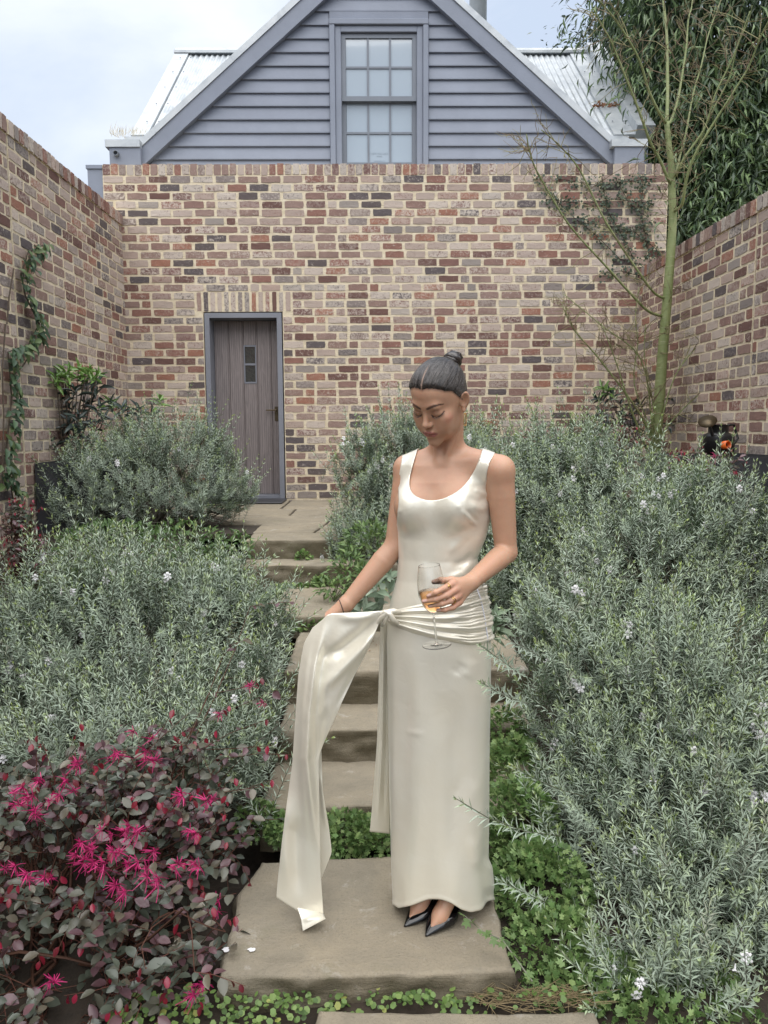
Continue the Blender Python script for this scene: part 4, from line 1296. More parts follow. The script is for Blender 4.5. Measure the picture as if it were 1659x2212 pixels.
# ---- plants with large single leaves
def rosettes(name, label, cat, heads, seed, T, ln, asp, cols, matl, per=10, tipcol=None, rise=.4, stem_to=None, group=None, flowers=None):
    """heads = [(point, dir)] whorls of leaves at the ends of stems; every leaf its own part"""
    rr_ = random.Random(seed)
    ctr = np.mean([h[0] for h in heads], 0)
    o = empty(name, (ctr[0], ctr[1], min(h[0][2] for h in heads)), label=label, cat=cat, group=group)
    meshes = [leaf_mesh(T, c, matl) for c in cols]
    tipm = leaf_mesh(T, tipcol, matl) if tipcol is not None else None
    mb = MB()
    for hi, (p, d, young) in enumerate(heads):
        p = np.array(p); d = nrmz(np.array(d, float))
        a = nrmz(np.cross(d, [.31, .2, .9])); b = np.cross(d, a)
        ph = rr_.uniform(0, 6.28)
        for k in range(per):
            an = ph + k * 2.4
            f = k / per
            dirv = (a * math.cos(an) + b * math.sin(an)) * (1.0 - .5 * f) + d * (rise + f * .7) + np.array([0, 0, -.25 * (1 - f)])
            me = tipm if (young and tipm is not None) else rr_.choice(meshes)
            L = ln * rr_.uniform(.7, 1.15) * (1 - .35 * f)
            put_child(o, 'leaf', me, p - d * ln * .5 * (1 - f), dirv, d, (L, L * asp, L))
        if stem_to is not None:
            q = np.array(stem_to) + np.array([rr_.uniform(-.08, .08), rr_.uniform(-.08, .08), 0])
            mid = (p + q) / 2 + np.array([0, 0, -.03])
            mb.tube([q, mid, p], [.007, .005, .003], 5)
    if stem_to is not None: mb.build('stem', M['bark'], o)
    return o
r2 = random.Random(77)
def head_set(pts, Y, jitY=.2, young_top=None):
    out = []
    for (x, y) in pts:
        p = P(x, y, Y + r2.uniform(-jitY, jitY))
        out.append((p, (r2.gauss(0, .5), -.4 + r2.gauss(0, .3), .8), young_top is not None and y < young_top))
    return out
DKL = [(.035, .055, .045), (.05, .075, .06), (.028, .042, .036)]
pts = [(100, 880), (115, 905), (150, 880), (140, 850), (170, 900), (185, 870), (160, 840), (200, 850), (215, 880), (130, 930), (165, 935), (200, 920), (110, 955), (240, 870), (265, 880), (300, 885), (330, 890), (180, 825), (205, 825), (150, 910), (225, 900), (275, 905), (100, 985)]
yp = [(125, 805), (150, 800), (170, 795), (195, 800), (140, 812), (210, 810), (185, 805), (240, 870), (345, 862), (120, 815)]
rosettes('planter_shrub', 'dark leaved shrub with fresh green tips growing out of the charcoal planter', 'shrub', head_set(pts, 6.6) + head_set(yp, 6.6, .15, 999), 5, T_LANCE, .15, .27, DKL, M['gloss'], 9, (.17, .30, .07), .35, tuple(P(160, 1010, 6.6)))
pts = [(1290, 860), (1320, 850), (1300, 890), (1340, 870), (1340, 900), (1310, 915), (1365, 890), (1370, 915), (1440, 870), (1460, 880), (1450, 910), (1470, 860), (1380, 870), (1290, 900)]
rosettes('corner_shrub', 'dark leaved shrub at the foot of the bare tree in the right corner', 'shrub', head_set(pts, 7.5) + head_set([(1300, 835), (1310, 842)], 7.5, .1, 999), 6, T_LANCE, .14, .27, DKL, M['gloss'], 9, (.16, .27, .07), .35, tuple(P(1370, 960, 7.5)))
pts = [(752, 1312), (775, 1300), (790, 1275), (808, 1262), (815, 1295), (830, 1245), (790, 1310), (820, 1318), (842, 1270), (765, 1325), (838, 1235), (760, 1290)]
rosettes('lambs_ear', 'silvery woolly leaved plant beside the steps, left of her hip', 'plant', [(P(x, y, 4.1 + r2.uniform(-.08, .08)), (r2.gauss(0, .35), -.5, .8), False) for x, y in pts], 7, T_OVAL, .12, .36, [(.27, .34, .25), (.32, .39, .30), (.22, .29, .20)], M['felt'], 7, None, .55)
pts = [(1068, 1330), (1078, 1365), (1075, 1345)]
rosettes('lambs_ear', 'woolly leaved plant right of her hip, behind the shrub sprigs', 'plant', [(P(x, y, 3.7), (r2.gauss(0, .35), -.5, .8), False) for x, y in pts] , 8, T_OVAL, .11, .36, [(.20, .27, .18), (.25, .32, .22)], M['felt'], 7, None, .55)

# ---- climber on the left wall
def wall_pt(x, y, off=.03):
    """point on the left wall seen at pixel x, y"""
    d = _F + (x - 829.5) / FPX * _R + (1106.0 - y) / FPX * _U
    return CAM + d * ((XL + off - CAM[0]) / d[0])
cl = empty('wall_climber', tuple(wall_pt(30, 1100)), label='climbing plant with pointed green leaves hanging on the left wall', cat='climber')
paths = [[(45, 1190), (30, 1090), (12, 980), (25, 860), (18, 760), (60, 745), (85, 700), (55, 640), (45, 590), (60, 545), (92, 530)], [(5, 1050), (8, 900), (5, 800), (12, 700)], [(20, 820), (50, 790), (72, 755)], [(25, 610), (30, 580), (20, 640), (15, 700)]]
mb = MB()
gl = [leaf_mesh(T_LANCE, c, M['leaf']) for c in ((.075, .13, .07), (.10, .17, .085), (.06, .105, .06), (.14, .20, .08))]
r3 = random.Random(5)
cnt = 0
for pa in paths:
    q = [wall_pt(max(x, -4), y, .035) for x, y in pa]
    mb.tube(q, [.006] * len(q), 5)
    for i in range(len(q) - 1):
        n = max(2, int(np.linalg.norm(q[i + 1] - q[i]) / .011))
        for k in range(n):
            if cnt > 290: continue
            t = (k + r3.random()) / n
            b = q[i] + (q[i + 1] - q[i]) * t + np.array([r3.uniform(0, .05), r3.gauss(0, .03), r3.gauss(0, .02)])
            L = r3.uniform(.06, .10); cnt += 1
            put_child(cl, 'leaf', r3.choice(gl), b, (r3.uniform(.1, .8), r3.gauss(-.1, .6), -.6 + r3.gauss(0, .35)), (1, -.4, .5), (L, L * .5, L))
mb.build('stem', M['bark'], cl)

# ---- creeper on the back wall
rng = np.random.default_rng(71)
cr_pts = []
runs = [[(1160, 375), (1190, 420), (1240, 470), (1290, 510), (1340, 560), (1400, 575)], [(1200, 385), (1290, 400), (1370, 390), (1420, 385)], [(1300, 380), (1310, 450), (1350, 520), (1370, 560)], [(1390, 380), (1385, 460), (1400, 540), (1410, 600)],
        [(1180, 430), (1260, 440), (1330, 430), (1410, 440)], [(1250, 480), (1330, 490), (1420, 490)], [(1330, 385), (1360, 440), (1400, 470)], [(1340, 500), (1370, 500), (1420, 540), (1425, 620)], [(1300, 590), (1340, 585), (1400, 600)]]
st0, st1 = [], []
for ru in runs:
    for a, b in zip(ru[:-1], ru[1:]):
        A, Bp = P(a[0], a[1], YB - .035), P(b[0], b[1], YB - .035)
        st0.append(A); st1.append(Bp)
        n = int(np.linalg.norm(Bp - A) / .0062)
        t = rng.random(n)[:, None]
        cr_pts.append(A + (Bp - A) * t + rng.normal(size=(n, 3)) * [.035, .012, .04])
p = np.concatenate(cr_pts); n = len(p); p[:, 1] = np.minimum(p[:, 1], YB - .02)
upn = nrmz(np.array([0, -1, .25]) + rng.normal(size=(n, 3)) * .35)
d = nrmz(np.cross(upn, rng.normal(size=(n, 3))) + [0, 0, -.3])
l = rng.uniform(.016, .034, n)
cols = np.array([(.065, .095, .06), (.085, .12, .075), (.05, .075, .05), (.11, .13, .07)])
V, Q, C = leaves(T_ROUND, p, d, upn, l, l * .9, cols[rng.integers(0, 4, n)])
crp = empty('wall_creeper', tuple(P(1300, 600, YB)), label='dark small-leaved creeper spreading over the top right of the back wall', cat='creeper')
link('foliage', np_mesh('foliage', V, Q, col=C), M['leaf'], crp, kind='stuff')
V, Q, C = strips(np.array(st0), np.array(st1), np.full(len(st0), .005), np.full(len(st0), .004), np.array([.07, .05, .035]), None, 2)
link('stems', np_mesh('stems', V, Q, col=C), M['stem'], crp, kind='stuff')

# ---- bare tree with green bark
def bark_material():
    m, N, L, B = new_mat('smooth green bark')
    p = pos(N)
    n1 = noise(N, L, p, 5, 4, .6); n2 = noise(N, L, p, 12, 3, .6, .5, (1, 1, 7))
    rr = ramp(N, [(.3, (.17, .21, .075)), (.55, (.235, .27, .11)), (.75, (.28, .29, .15))]); L.new(n1, rr.inputs['Fac'])
    c = mixc(N, L, mathn(N, L, 'MULTIPLY', mathn(N, L, 'SUBTRACT', n2, .60), 7, True), rr.outputs['Color'], (.36, .35, .24))
    L.new(c, B.inputs['Base Color']); B.inputs['Roughness'].default_value = .6
    bump(N, L, n2, B, .004)
    return m
M['greenbark'] = bark_material()
tree = empty('bare_tree', gp(1418, 1000, 7.2), label='leafless young tree with smooth green bark in the right corner', cat='tree')
def zt_(zx, zy): return (1161 + zx * .3001, zy * .3001)
TY = 7.2
def limb(pts, w0, w1, name='branch', dy=0.0, n=7, power=1.0):
    m = len(pts)
    q = []
    for i, (x, y) in enumerate(pts):
        q.append(P(x, y, TY + dy * i / max(1, m - 1)))
    q = np.array(q)
    # smooth it
    ts = np.linspace(0, m - 1, (m - 1) * 4 + 1)
    def cr(t):
        i = min(int(t), m - 2); f = t - i
        p0, p1, p2, p3 = q[max(i - 1, 0)], q[i], q[i + 1], q[min(i + 2, m - 1)]
        return .5 * ((2 * p1) + (-p0 + p2) * f + (2 * p0 - 5 * p1 + 4 * p2 - p3) * f * f + (-p0 + 3 * p1 - 3 * p2 + p3) * f ** 3)
    s = [cr(t) for t in ts]
    k = TY / FPX / 2 * (.95 if name == 'trunk' else .82)
    rads = [(w0 + (w1 - w0) * (i / (len(s) - 1)) ** power) * k for i in range(len(s))]
    mb = MB(); mb.tube(s, rads, n); mb.build(name, M['greenbark'], tree, True)
    return np.array(s), np.array(rads)
limbs = []
limbs.append(limb([(1409, 1130), (1414, 1010), (1418, 940), (1425, 850), (1433, 740), (1441, 650), (1448, 560), (1453, 480), (1452, 420), (1450, 360), (1445, 315), (1440, 264)], 29, 11, 'trunk', 0, 12))
def zl(l): return [zt_(*a) for a in l]
limbs.append(limb(zl([(930, 885), (936, 700), (935, 480), (930, 250), (905, 0), (890, -150)]), 10, 5, dy=.3))
limbs.append(limb(zl([(930, 890), (880, 820), (800, 650), (740, 450), (640, 260), (520, 90), (420, -20)]), 8, 3, dy=-.5))
limbs.append(limb(zl([(935, 890), (960, 870), (1010, 720), (1040, 550), (1070, 350), (1085, 150), (1110, 50), (1125, -80)]), 8, 3, dy=.4))
limbs.append(limb(zl([(955, 1310), (940, 1290), (880, 1150), (810, 1020), (760, 880), (700, 720), (620, 520), (530, 300), (470, 190), (400, 60)]), 9, 2.5, dy=-.6))
limbs.append(limb(zl([(985, 1290), (1020, 1150), (1070, 950), (1120, 680), (1180, 470), (1230, 250), (1310, 30), (1350, -80)]), 6, 2.5, dy=.5))
limbs.append(limb(zl([(990, 1270), (1010, 1240), (1060, 1130), (1200, 930), (1280, 680), (1400, 430), (1460, 270), (1530, 80)]), 7, 2.5, dy=-.4))
limbs.append(limb(zl([(980, 1520), (1010, 1505), (1045, 1460), (1070, 1300), (1130, 1120), (1260, 900), (1400, 680), (1520, 480), (1600, 280), (1670, 140)]), 9, 3, dy=-.8))
limbs.append(limb(zl([(1165, 1060), (1190, 960), (1260, 800), (1380, 560), (1440, 330), (1520, 150), (1545, 40)]), 5, 2, dy=-.4))
limbs.append(limb([(1430, 683), (1400, 672), (1362, 634), (1309, 575), (1229, 485), (1174, 395), (1149, 345), (1137, 290)], 7.5, 2.4, dy=-.7))
limbs.append(limb([(1438, 645), (1415, 634), (1384, 594), (1309, 480), (1254, 370), (1209, 315), (1169, 280)], 7, 2.4, dy=-.5))
for pts_, w in (([(1411, 1000), (1400, 930), (1362, 864), (1289, 769), (1240, 712), (1213, 654)], 8), ([(1411, 1000), (1409, 921), (1385, 777), (1301, 704), (1217, 635)], 6), ([(1418, 1000), (1423, 937), (1457, 815), (1514, 738), (1560, 681)], 5),
                ([(1420, 1000), (1432, 937), (1476, 883), (1510, 853)], 6), ([(1412, 1000), (1405, 930), (1370, 830), (1378, 740), (1372, 690), (1380, 620)], 4), ([(1409, 1000), (1385, 940), (1362, 880), (1330, 780), (1300, 700)], 8), ([(1417, 1000), (1410, 870), (1392, 770), (1395, 700)], 4)):
    limbs.append(limb(pts_, w, 1.6, dy=-.35))
rng = np.random.default_rng(81)
a0, a1, rr0, bnd = [], [], [], []
for (s, rd) in limbs:
    m = len(s)
    L = np.linalg.norm(np.diff(s, axis=0), axis=1).sum()
    for _ in range(int(L * (15 if rd[0] > .009 else 7)) + 3):
        i = int(rng.uniform(.12, 1) ** .8 * (m - 2)); f = rng.random()
        p = s[i] + (s[i + 1] - s[i]) * f
        t = nrmz(s[i + 1] - s[i])
        d = nrmz(t * .55 + nrmz(rng.normal(size=3)) * 1.0 + [0, 0, .12])
        ln_ = rng.uniform(.10, .34)
        e = p + d * ln_
        a0.append(p); a1.append(e); rr0.append(.0042); bnd.append(rng.normal(size=3) * .02 + [0, 0, .015])
        for _k in range(int(rng.integers(1, 5))):
            g = rng.uniform(.3, 1); q = p + (e - p) * g
            d2 = nrmz(d * .8 + rng.normal(size=3) * .55 + [0, 0, .15])
            a0.append(q); a1.append(q + d2 * rng.uniform(.04, .15)); rr0.append(.0030); bnd.append(rng.normal(size=3) * .008)
a0, a1, rr0, bnd = map(np.array, (a0, a1, rr0, bnd))
tc_ = np.where(rng.random((len(a0), 1)) < .5, np.array([.24, .22, .11]), np.array([.19, .14, .09]))
V, Q, C = strips(a0, a1, rr0, rr0 * .5, tc_, bnd, 2)
link('twigs', np_mesh('twigs', V, Q, col=C), M['stem'], tree, kind='stuff')

# ---- evergreen trees beyond the right wall
def evergreen(label, blobs, n, seed, ln, asp, cols, trunk, droop, clumps=160):
    rng = np.random.default_rng(seed)
    o = empty('evergreen_tree', trunk, label=label, cat='tree', group='evergreen trees beyond the right wall')
    cp, cu, cf = sample_shell(blobs, clumps, rng, .35, -.9, .5)
    ci = rng.integers(0, clumps, n)
    sz = rng.uniform(.18, .42, clumps)
    p = cp[ci] + rng.normal(size=(n, 3)) * sz[ci][:, None] * [1, 1, .85]
    u = nrmz(p - cp[ci]); 
    d = nrmz(u * .7 + rng.normal(size=(n, 3)) * .5 + np.array([0, 0, -droop]))
    upn = nrmz(u + np.array([0, -.3, .6]) + rng.normal(size=(n, 3)) * .4)
    l = ln * rng.uniform(.7, 1.25, n)
    cols = np.array(cols); cc = cols[(rng.integers(0, len(cols), clumps)[ci] + (rng.random(n) < .3)) % len(cols)] * rng.uniform(.8, 1.25, (n, 1))
    V, Q, C = leaves(T_LANCE2 if ln > .1 else T_DIAMOND, p, d, upn, l, l * asp, cc)
    link('crown', np_mesh('crown', V, Q, col=C), M['gloss'], o, kind='stuff')
    mb = MB(); t = np.array(trunk); c0 = np.mean([b[:3] for b in np.array(blobs)], 0)
    mb.tube([t, (t + c0) / 2 + [.1, 0, 0], c0], [.16, .12, .05], 9); mb.build('trunk', M['bark'], o, True)
    k = 40
    i = rng.integers(0, clumps, k)
    V, Q, C = strips(t + (c0 - t) * rng.uniform(.3, .95, (k, 1)), cp[i], np.full(k, .03), np.full(k, .008), np.array([.07, .055, .04]), rng.normal(size=(k, 3)) * .1, 3)
    link('limbs', np_mesh('limbs', V, Q, col=C), M['stem'], o, kind='stuff')
    return o
EV = [(.07, .12, .055), (.095, .155, .066), (.13, .20, .08), (.055, .09, .046), (.19, .27, .115)]
evergreen('big dark evergreen with drooping narrow leaves filling the top right corner', [blob(1530, 130, 9.8, 150, 190, 1.0), blob(1640, 250, 9.6, 130, 240, 1.0), blob(1560, 420, 9.8, 140, 140, .9), blob(1440, 60, 10.2, 70, 110, .7), blob(1470, 260, 10.2, 80, 160, .8), blob(1700, 60, 9.6, 150, 190, 1.0), blob(1500, -100, 10, 160, 150, 1)],
          26000, 91, .15, .19, EV, (4.9, 10.1, .7), .9, 330)
evergreen('smaller-leaved evergreen seen between the roof and the drooping tree', [blob(1330, 190, 13.0, 75, 105, .9), blob(1390, 150, 13.0, 75, 110, .9), blob(1400, 270, 12.6, 80, 90, .8), blob(1310, 110, 13.2, 45, 40, .5), blob(1370, 70, 13.2, 40, 50, .5), blob(1450, 320, 12.4, 80, 150, .8)],
          15000, 92, .085, .42, [(.04, .065, .035), (.06, .09, .05), (.085, .115, .07), (.05, .06, .05)], (4.4, 13, .7), .35, 260)
evergreen('dark undergrowth tree behind the right wall under the drooping crown', [blob(1530, 560, 9.4, 100, 70, .6), blob(1450, 520, 9.4, 60, 110, .6), blob(1640, 420, 9.2, 120, 120, .6)],
          7000, 93, .13, .22, EV, (5.0, 9.5, .7), .7, 90)

# ---- droppings and a twig on the slab
def splat(x, y, z, s, label):
    c = PZ(x, y, z + .001); rr = random.Random(x)
    vs = [(c[0], c[1], z + .006)]; n = 14
    for k in range(n):
        an = 6.283 * k / n; q = s * rr.uniform(.65, 1.1)
        vs.append((c[0] + q * math.cos(an), c[1] + q * .8 * math.sin(an), z + .0025))
    mb = MB(); mb.add(vs, [(0, 1 + k, 1 + (k + 1) % n) for k in range(n)])
    tag(mb.build('white_dropping', M['white'], None, True), label, 'bird dropping', 'white droppings on the slab')
splat(489, 2052, .002, .014, 'white dropping nearest the left edge of the broad slab')
splat(543, 2052, .002, .012, 'round white dropping right of the other one on the slab')

# fallen leaves on the steps and slabs
mb = MB(); r = random.Random(33)
for k in range(45, 90):
    if k < 45: x, y, z = r.uniform(-.44, .38), r.uniform(2.08, 2.62), .004
    elif k < 65: x, y, z = r.uniform(-.4, .3), r.uniform(3.7, 4.2), .405
    else: x, y, z = r.uniform(-.85, -.1), r.uniform(5.85, 7.8), Z_LAND + .005
    if k < 45 and -.1 < x < .38 and y > 2.15: y = r.uniform(2.07, 2.14)
    L = r.uniform(.006, .020); a = r.uniform(0, 6.28); d = np.array([math.cos(a), math.sin(a), 0]); s_ = np.array([-d[1], d[0], 0]) * L * .28; p = np.array([x, y, z])
    mb.add([p, p + d * L * .5 + s_ + [0, 0, .003], p + d * L, p + d * L * .5 - s_ + [0, 0, .002]], [(0, 1, 2, 3)])
tag(mb.build('leaf_litter', M['brown']), 'tiny brown fallen leaves scattered on the stone slabs and paving', 'fallen leaves', kind='stuff')

# board closing the gap between the window head and the first full weatherboard
_z0 = P(600, 345, YG)[2] - bp * 2
_zn = _z0 + math.ceil((wz1 - .01 - _z0) / bp) * bp
if _zn - wz1 > .004:
    mb = MB(); mb.box(wx0 + .002, wx1 - .002, YG - .012, YG + .026, wz1 + .001, _zn + .004); mb.build('weatherboard', M['board'], house)
# ------------------------------------------------------------------ the woman: one continuous body grown from a distance field
def v3(*a): return np.array(a, np.float32)
def D(x, y, Y): return P(x, y, Y).astype(np.float32)
def Q4(x, y, Y): return P(x * .54, y * .54, Y).astype(np.float32)

class Prim:
    def __init__(s, fn, c, R, op='u', k=.01):
        s.fn, s.c, s.R, s.op, s.k = fn, np.asarray(c, np.float32), R, op, k
def smin(a, b, k):
    h = np.maximum(k - np.abs(a - b), 0) / k
    return np.minimum(a, b) - h * h * k * .25
def smax(a, b, k): return -smin(-a, -b, k)
def cone(a, b, ra, rb, k=.01, op='u', xf=None):
    a, b = np.asarray(a, np.float32), np.asarray(b, np.float32)
    ab = b - a; L2 = float(ab @ ab) + 1e-12
    def fn(p):
        t = np.clip((p - a) @ ab / L2, 0, 1)
        return np.linalg.norm(p - a - t[:, None] * ab, axis=1) - (ra + (rb - ra) * t)
    return Prim(fn, (a + b) / 2, math.sqrt(L2) / 2 + max(ra, rb), op, k)
def ell(c, r, k=.01, op='u', rot=None):
    c = np.asarray(c, np.float32); r = np.asarray(r if hasattr(r, '__len__') else (r, r, r), np.float32)
    def fn(p):
        q = p - c
        if rot is not None: q = q @ rot
        k0 = np.linalg.norm(q / r, axis=1); k1 = np.linalg.norm(q / (r * r), axis=1) + 1e-9
        return k0 * (k0 - 1) / k1
    return Prim(fn, c, float(r.max()), op, k)
def chain(pts, rs, k, op='u'):
    return [cone(pts[i], pts[i + 1], rs[i], rs[i + 1], k, op) for i in range(len(pts) - 1)]

# head pose (turned to her right, bowed)
def _rot(a, b, c):
    ca, sa, cb, sb, cc, sc = math.cos(a), math.sin(a), math.cos(b), math.sin(b), math.cos(c), math.sin(c)
    return np.array([[cb, -sb, 0], [sb, cb, 0], [0, 0, 1]]) @ np.array([[cc, 0, sc], [0, 1, 0], [-sc, 0, cc]]) @ np.array([[1, 0, 0], [0, ca, -sa], [0, sa, ca]])
HY = 2.27
HR = _rot(rad(31.5), rad(-34.0), rad(4.3)).astype(np.float32)
HS = .965
HT = np.array([.1875, HY, 1.6457], np.float32)
def h2w(q): return (np.asarray(q, np.float32) * HS) @ HR.T + HT
def w2h(p): return ((p - HT) @ HR) / HS

def head_prims():
    o = []
    o.append(ell((0, .010, .035), (.0735, .093, .083), .02))
    o.append(ell((0, -.028, -.028), (.0590, .060, .085), .03))
    o.append(ell((0, -.034, -.076), (.0465, .050, .038), .025))
    o.append(ell((0, -.076, -.1045), (.019, .0165, .0165), .022))
    for s in (-1, 1):
        o.append(ell((s * .041, -.059, -.024), (.021, .021, .017), .022))
    o.append(ell((0, -.022, .05), (.062, .065, .055), .02))
    for s in (-1, 1): o.append(ell((s * .033, -.060, -.052), (.022, .024, .026), .022))
    o.append(cone((-.030, -.078, .020), (.030, -.078, .020), .0125, .0125, .018))
    for s in (-1, 1):
        o.append(ell((s * .031, -.105, -.001), (.0185, .019, .0145), .014, 'd'))
        o.append(ell((s * .031, -.0740, -.001), (.0150, .0135, .0125), .005))
    o.append(cone((0, -.083, .012), (0, -.1015, -.028), .0065, .0085, .011))
    o.append(ell((0, -.1045, -.0320), .0086, .008))
    for s in (-1, 1):
        o.append(ell((s * .0100, -.0950, -.0355), (.0066, .0080, .0060), .007))
        o.append(ell((s * .0055, -.1015, -.0425), .0026, .003, 'd'))
    o.append(ell((0, -.078, -.066), (.027, .018, .021), .012))
    for s in (-1, 1):
        o += chain([(0, -.0972, -.0622), (s * .010, -.0952, -.0612), (s * .0225, -.0835, -.0668)], [.0040, .0040, .0016], .004)
        o += chain([(0, -.0958, -.0735), (s * .010, -.0930, -.0730), (s * .0205, -.0835, -.0678)], [.0056, .0050, .0016], .004)
    for s in (-1, 1):
        o += chain([(0, -.1022, -.0676), (s * .011, -.0985, -.0672), (s * .0240, -.0850, -.0672)], [.0012, .0012, .0010], .003, 'd')
    o.append(ell((0, -.1035, -.0865), .0105, .012, 'd'))
    for s in (-1, 1):
        er = _rot(rad(-12), rad(s * -38), rad(s * 8)).astype(np.float32)
        o.append(ell((s * .0780, .014, -.009), (.0066, .0165, .0305), .007, 'u', er))
        o.append(ell((s * .0820, .0085, -.004), (.0080, .0105, .0205), .003, 'd', er))
        o.append(ell((s * .0725, .006, -.038), (.0055, .0075, .0080), .006))
    out = []
    for p in o:
        f = p.fn
        out.append(Prim((lambda q, f=f: f(w2h(q)) * HS), h2w(p.c), p.R * HS, p.op, p.k * HS))
    return out

# torso from cross-sections read along her outline
YT = 2.37
LV = [(985, 905, 1052, .050, .070), (1005, 884, 1064, .064, .080), (1040, 870, 1066, .080, .092), (1087, 864, 1058, .088, .095), (1120, 862, 1056, .088, .09), (1160, 864, 1046, .082, .08), (1205, 865, 1027, .079, .075),
      (1250, 861, 1034, .086, .082), (1290, 850, 1044, .095, .095), (1330, 842, 1051, .100, .105), (1390, 840, 1056, .102, .115), (1450, 842, 1054, .10, .11)]
_tz = np.array([P(900, l[0], YT)[2] for l in LV])[::-1].copy()
_txl = np.array([P(l[1], l[0], YT)[0] for l in LV])[::-1].copy(); _txr = np.array([P(l[2], l[0], YT)[0] for l in LV])[::-1].copy()
_tbf = np.array([l[3] for l in LV])[::-1].copy(); _tbb = np.array([l[4] for l in LV])[::-1].copy()
def torso_fn(p):
    z = np.clip(p[:, 2], _tz[0], _tz[-1])
    xl, xr = np.interp(z, _tz, _txl), np.interp(z, _tz, _txr)
    cx, a = (xl + xr) / 2, (xr - xl) / 2
    y = p[:, 1] - YT
    b = np.where(y < 0, np.interp(z, _tz, _tbf), np.interp(z, _tz, _tbb))
    k0 = np.sqrt(((p[:, 0] - cx) / a) ** 2 + (y / b) ** 2)
    k1 = np.sqrt(((p[:, 0] - cx) / (a * a)) ** 2 + (y / (b * b)) ** 2) + 1e-6
    d = k0 * (k0 - 1) / k1
    d = np.where(k0 < 1e-3, -np.minimum(a, b), d)
    return smax(smax(d, p[:, 2] - _tz[-1], .03), _tz[0] - p[:, 2], .02)

SHL, SHR = D(880, 1013, 2.42), D(1079, 1016, 2.31)
def torso_prims():
    o = [Prim(torso_fn, (.2, YT, 1.15), .40, 'u', .02)]
    o.append(ell(D(887, 1094, 2.322), (.048, .048, .052), .05))
    o.append(ell(D(988, 1093, 2.300), (.051, .050, .054), .05))
    nb = D(964, 1000, 2.375)
    o.append(cone(D(950, 985, 2.40), SHL, .040, .040, .03)); o.append(cone(D(978, 985, 2.38), SHR, .042, .042, .03))
    return o
def neck_prims():
    o = [cone(D(963, 1005, 2.392), h2w((0, .040, -.045)), .0535, .0470, .025)]
    # collar bones and the hollow between them; neck tendons
    o.append(cone(D(948, 1001, 2.327), D(893, 989, 2.396), .006, .007, .02)); o.append(cone(D(961, 1001, 2.325), D(1058, 987, 2.312), .006, .008, .02))
    o.append(ell(D(953, 997, 2.298), .010, .016, 'd'))
    o.append(cone(D(959, 1000, 2.315), h2w((.054, .034, -.045)), .004, .004, .022)); o.append(cone(D(947, 1000, 2.32), h2w((-.054, .034, -.045)), .004, .004, .022))
    return o
def arm_prims():
    o = []
    # her right arm, holding the train out
    E, W = D(853, 1181, 2.40), D(748, 1305, 2.355)
    o += [cone(SHL, SHL + (E - SHL) * .35, .0415, .0380, .02), cone(SHL + (E - SHL) * .35, E, .0380, .0320, .0015)]
    m = E + (W - E) * .25
    o += [cone(E, m, .0330, .0355, .010), cone(m, W, .0355, .0238, .0015)]
    K = D(708, 1333, 2.345)
    o += [cone(W, D(716, 1326, 2.35), .0215, .0155, .012), cone(W, D(708, 1338, 2.34), .021, .014, .012)]
    for (a, b, c, dd) in (((708, 1328, 2.345), (694, 1338, 2.338), (686, 1345, 2.345), (679, 1352, 2.345)), ((707, 1334, 2.34), (693, 1345, 2.348), (686, 1352, 2.352), (682, 1357, 2.356)),
                         ((708, 1341, 2.34), (696, 1352, 2.355), (690, 1358, 2.36), (687, 1361, 2.365)), ((712, 1346, 2.345), (702, 1355, 2.36), (697, 1359, 2.366), (695, 1361, 2.37))):
        o += chain([D(*a), D(*b), D(*c), D(*dd)], [.0098, .0085, .0076, .0062], .004)
    o += chain([D(735, 1318, 2.345), D(712, 1336, 2.338), D(698, 1346, 2.335), D(690, 1353, 2.338)], [.014, .0105, .0092, .007], .006)
    # her left arm, bent, holding the glass
    E, W = D(1093, 1193, 2.335), D(1018, 1257, 2.150)
    o += [cone(SHR, SHR + (E - SHR) * .3, .0435, .0415, .02), cone(SHR + (E - SHR) * .3, E, .0415, .0335, .0015)]
    m = E + (W - E) * .25
    o += [cone(E, m, .0335, .0345, .010), cone(m, W, .0345, .0232, .0015)]
    W2 = Q4(1872, 2336, 2.120)
    mc = [Q4(1812, 2334, 2.082), Q4(1824, 2357, 2.078), Q4(1831, 2384, 2.080), Q4(1838, 2408, 2.088)]
    for i, q in enumerate(mc):
        o.append(cone(W, q, .0195 - .001 * i, (.0112, .0112, .0106, .0098)[i], .012))
    fing = [[(1777, 2354, 2.050), (1742, 2371, 2.040), (1712, 2384, 2.046)], [(1786, 2382, 2.050), (1742, 2398, 2.045), (1694, 2405, 2.052)],
            [(1807, 2402, 2.060), (1768, 2416, 2.050), (1718, 2424, 2.058)], [(1812, 2430, 2.068), (1780, 2440, 2.058), (1750, 2441, 2.066)]]
    rr_ = [(.0112, .0088, .0077, .0060), (.0112, .0090, .0077, .0060), (.0106, .0085, .0073, .0057), (.0098, .0078, .0066, .0052)]
    for i in range(4):
        o += chain([mc[i]] + [Q4(*q) for q in fing[i]], rr_[i], .0045)
    o += chain([Q4(1850, 2330, 2.135), Q4(1805, 2322, 2.125), Q4(1765, 2322, 2.118), Q4(1735, 2328, 2.112)], [.0150, .0105, .0090, .0070], .008)
    return o
SHOE = [dict(t=PZ(919.6, 2022, .004), s=1), dict(t=PZ(873.5, 2001, .004), s=-1)]
SAX = np.array([.70, .714, 0.0])                       # toe to heel on the ground
def shoe_pt(sh, t, w, z):
    n = np.array([SAX[1], -SAX[0], 0])
    return sh['t'] + SAX * t + n * w + np.array([0, 0, z])
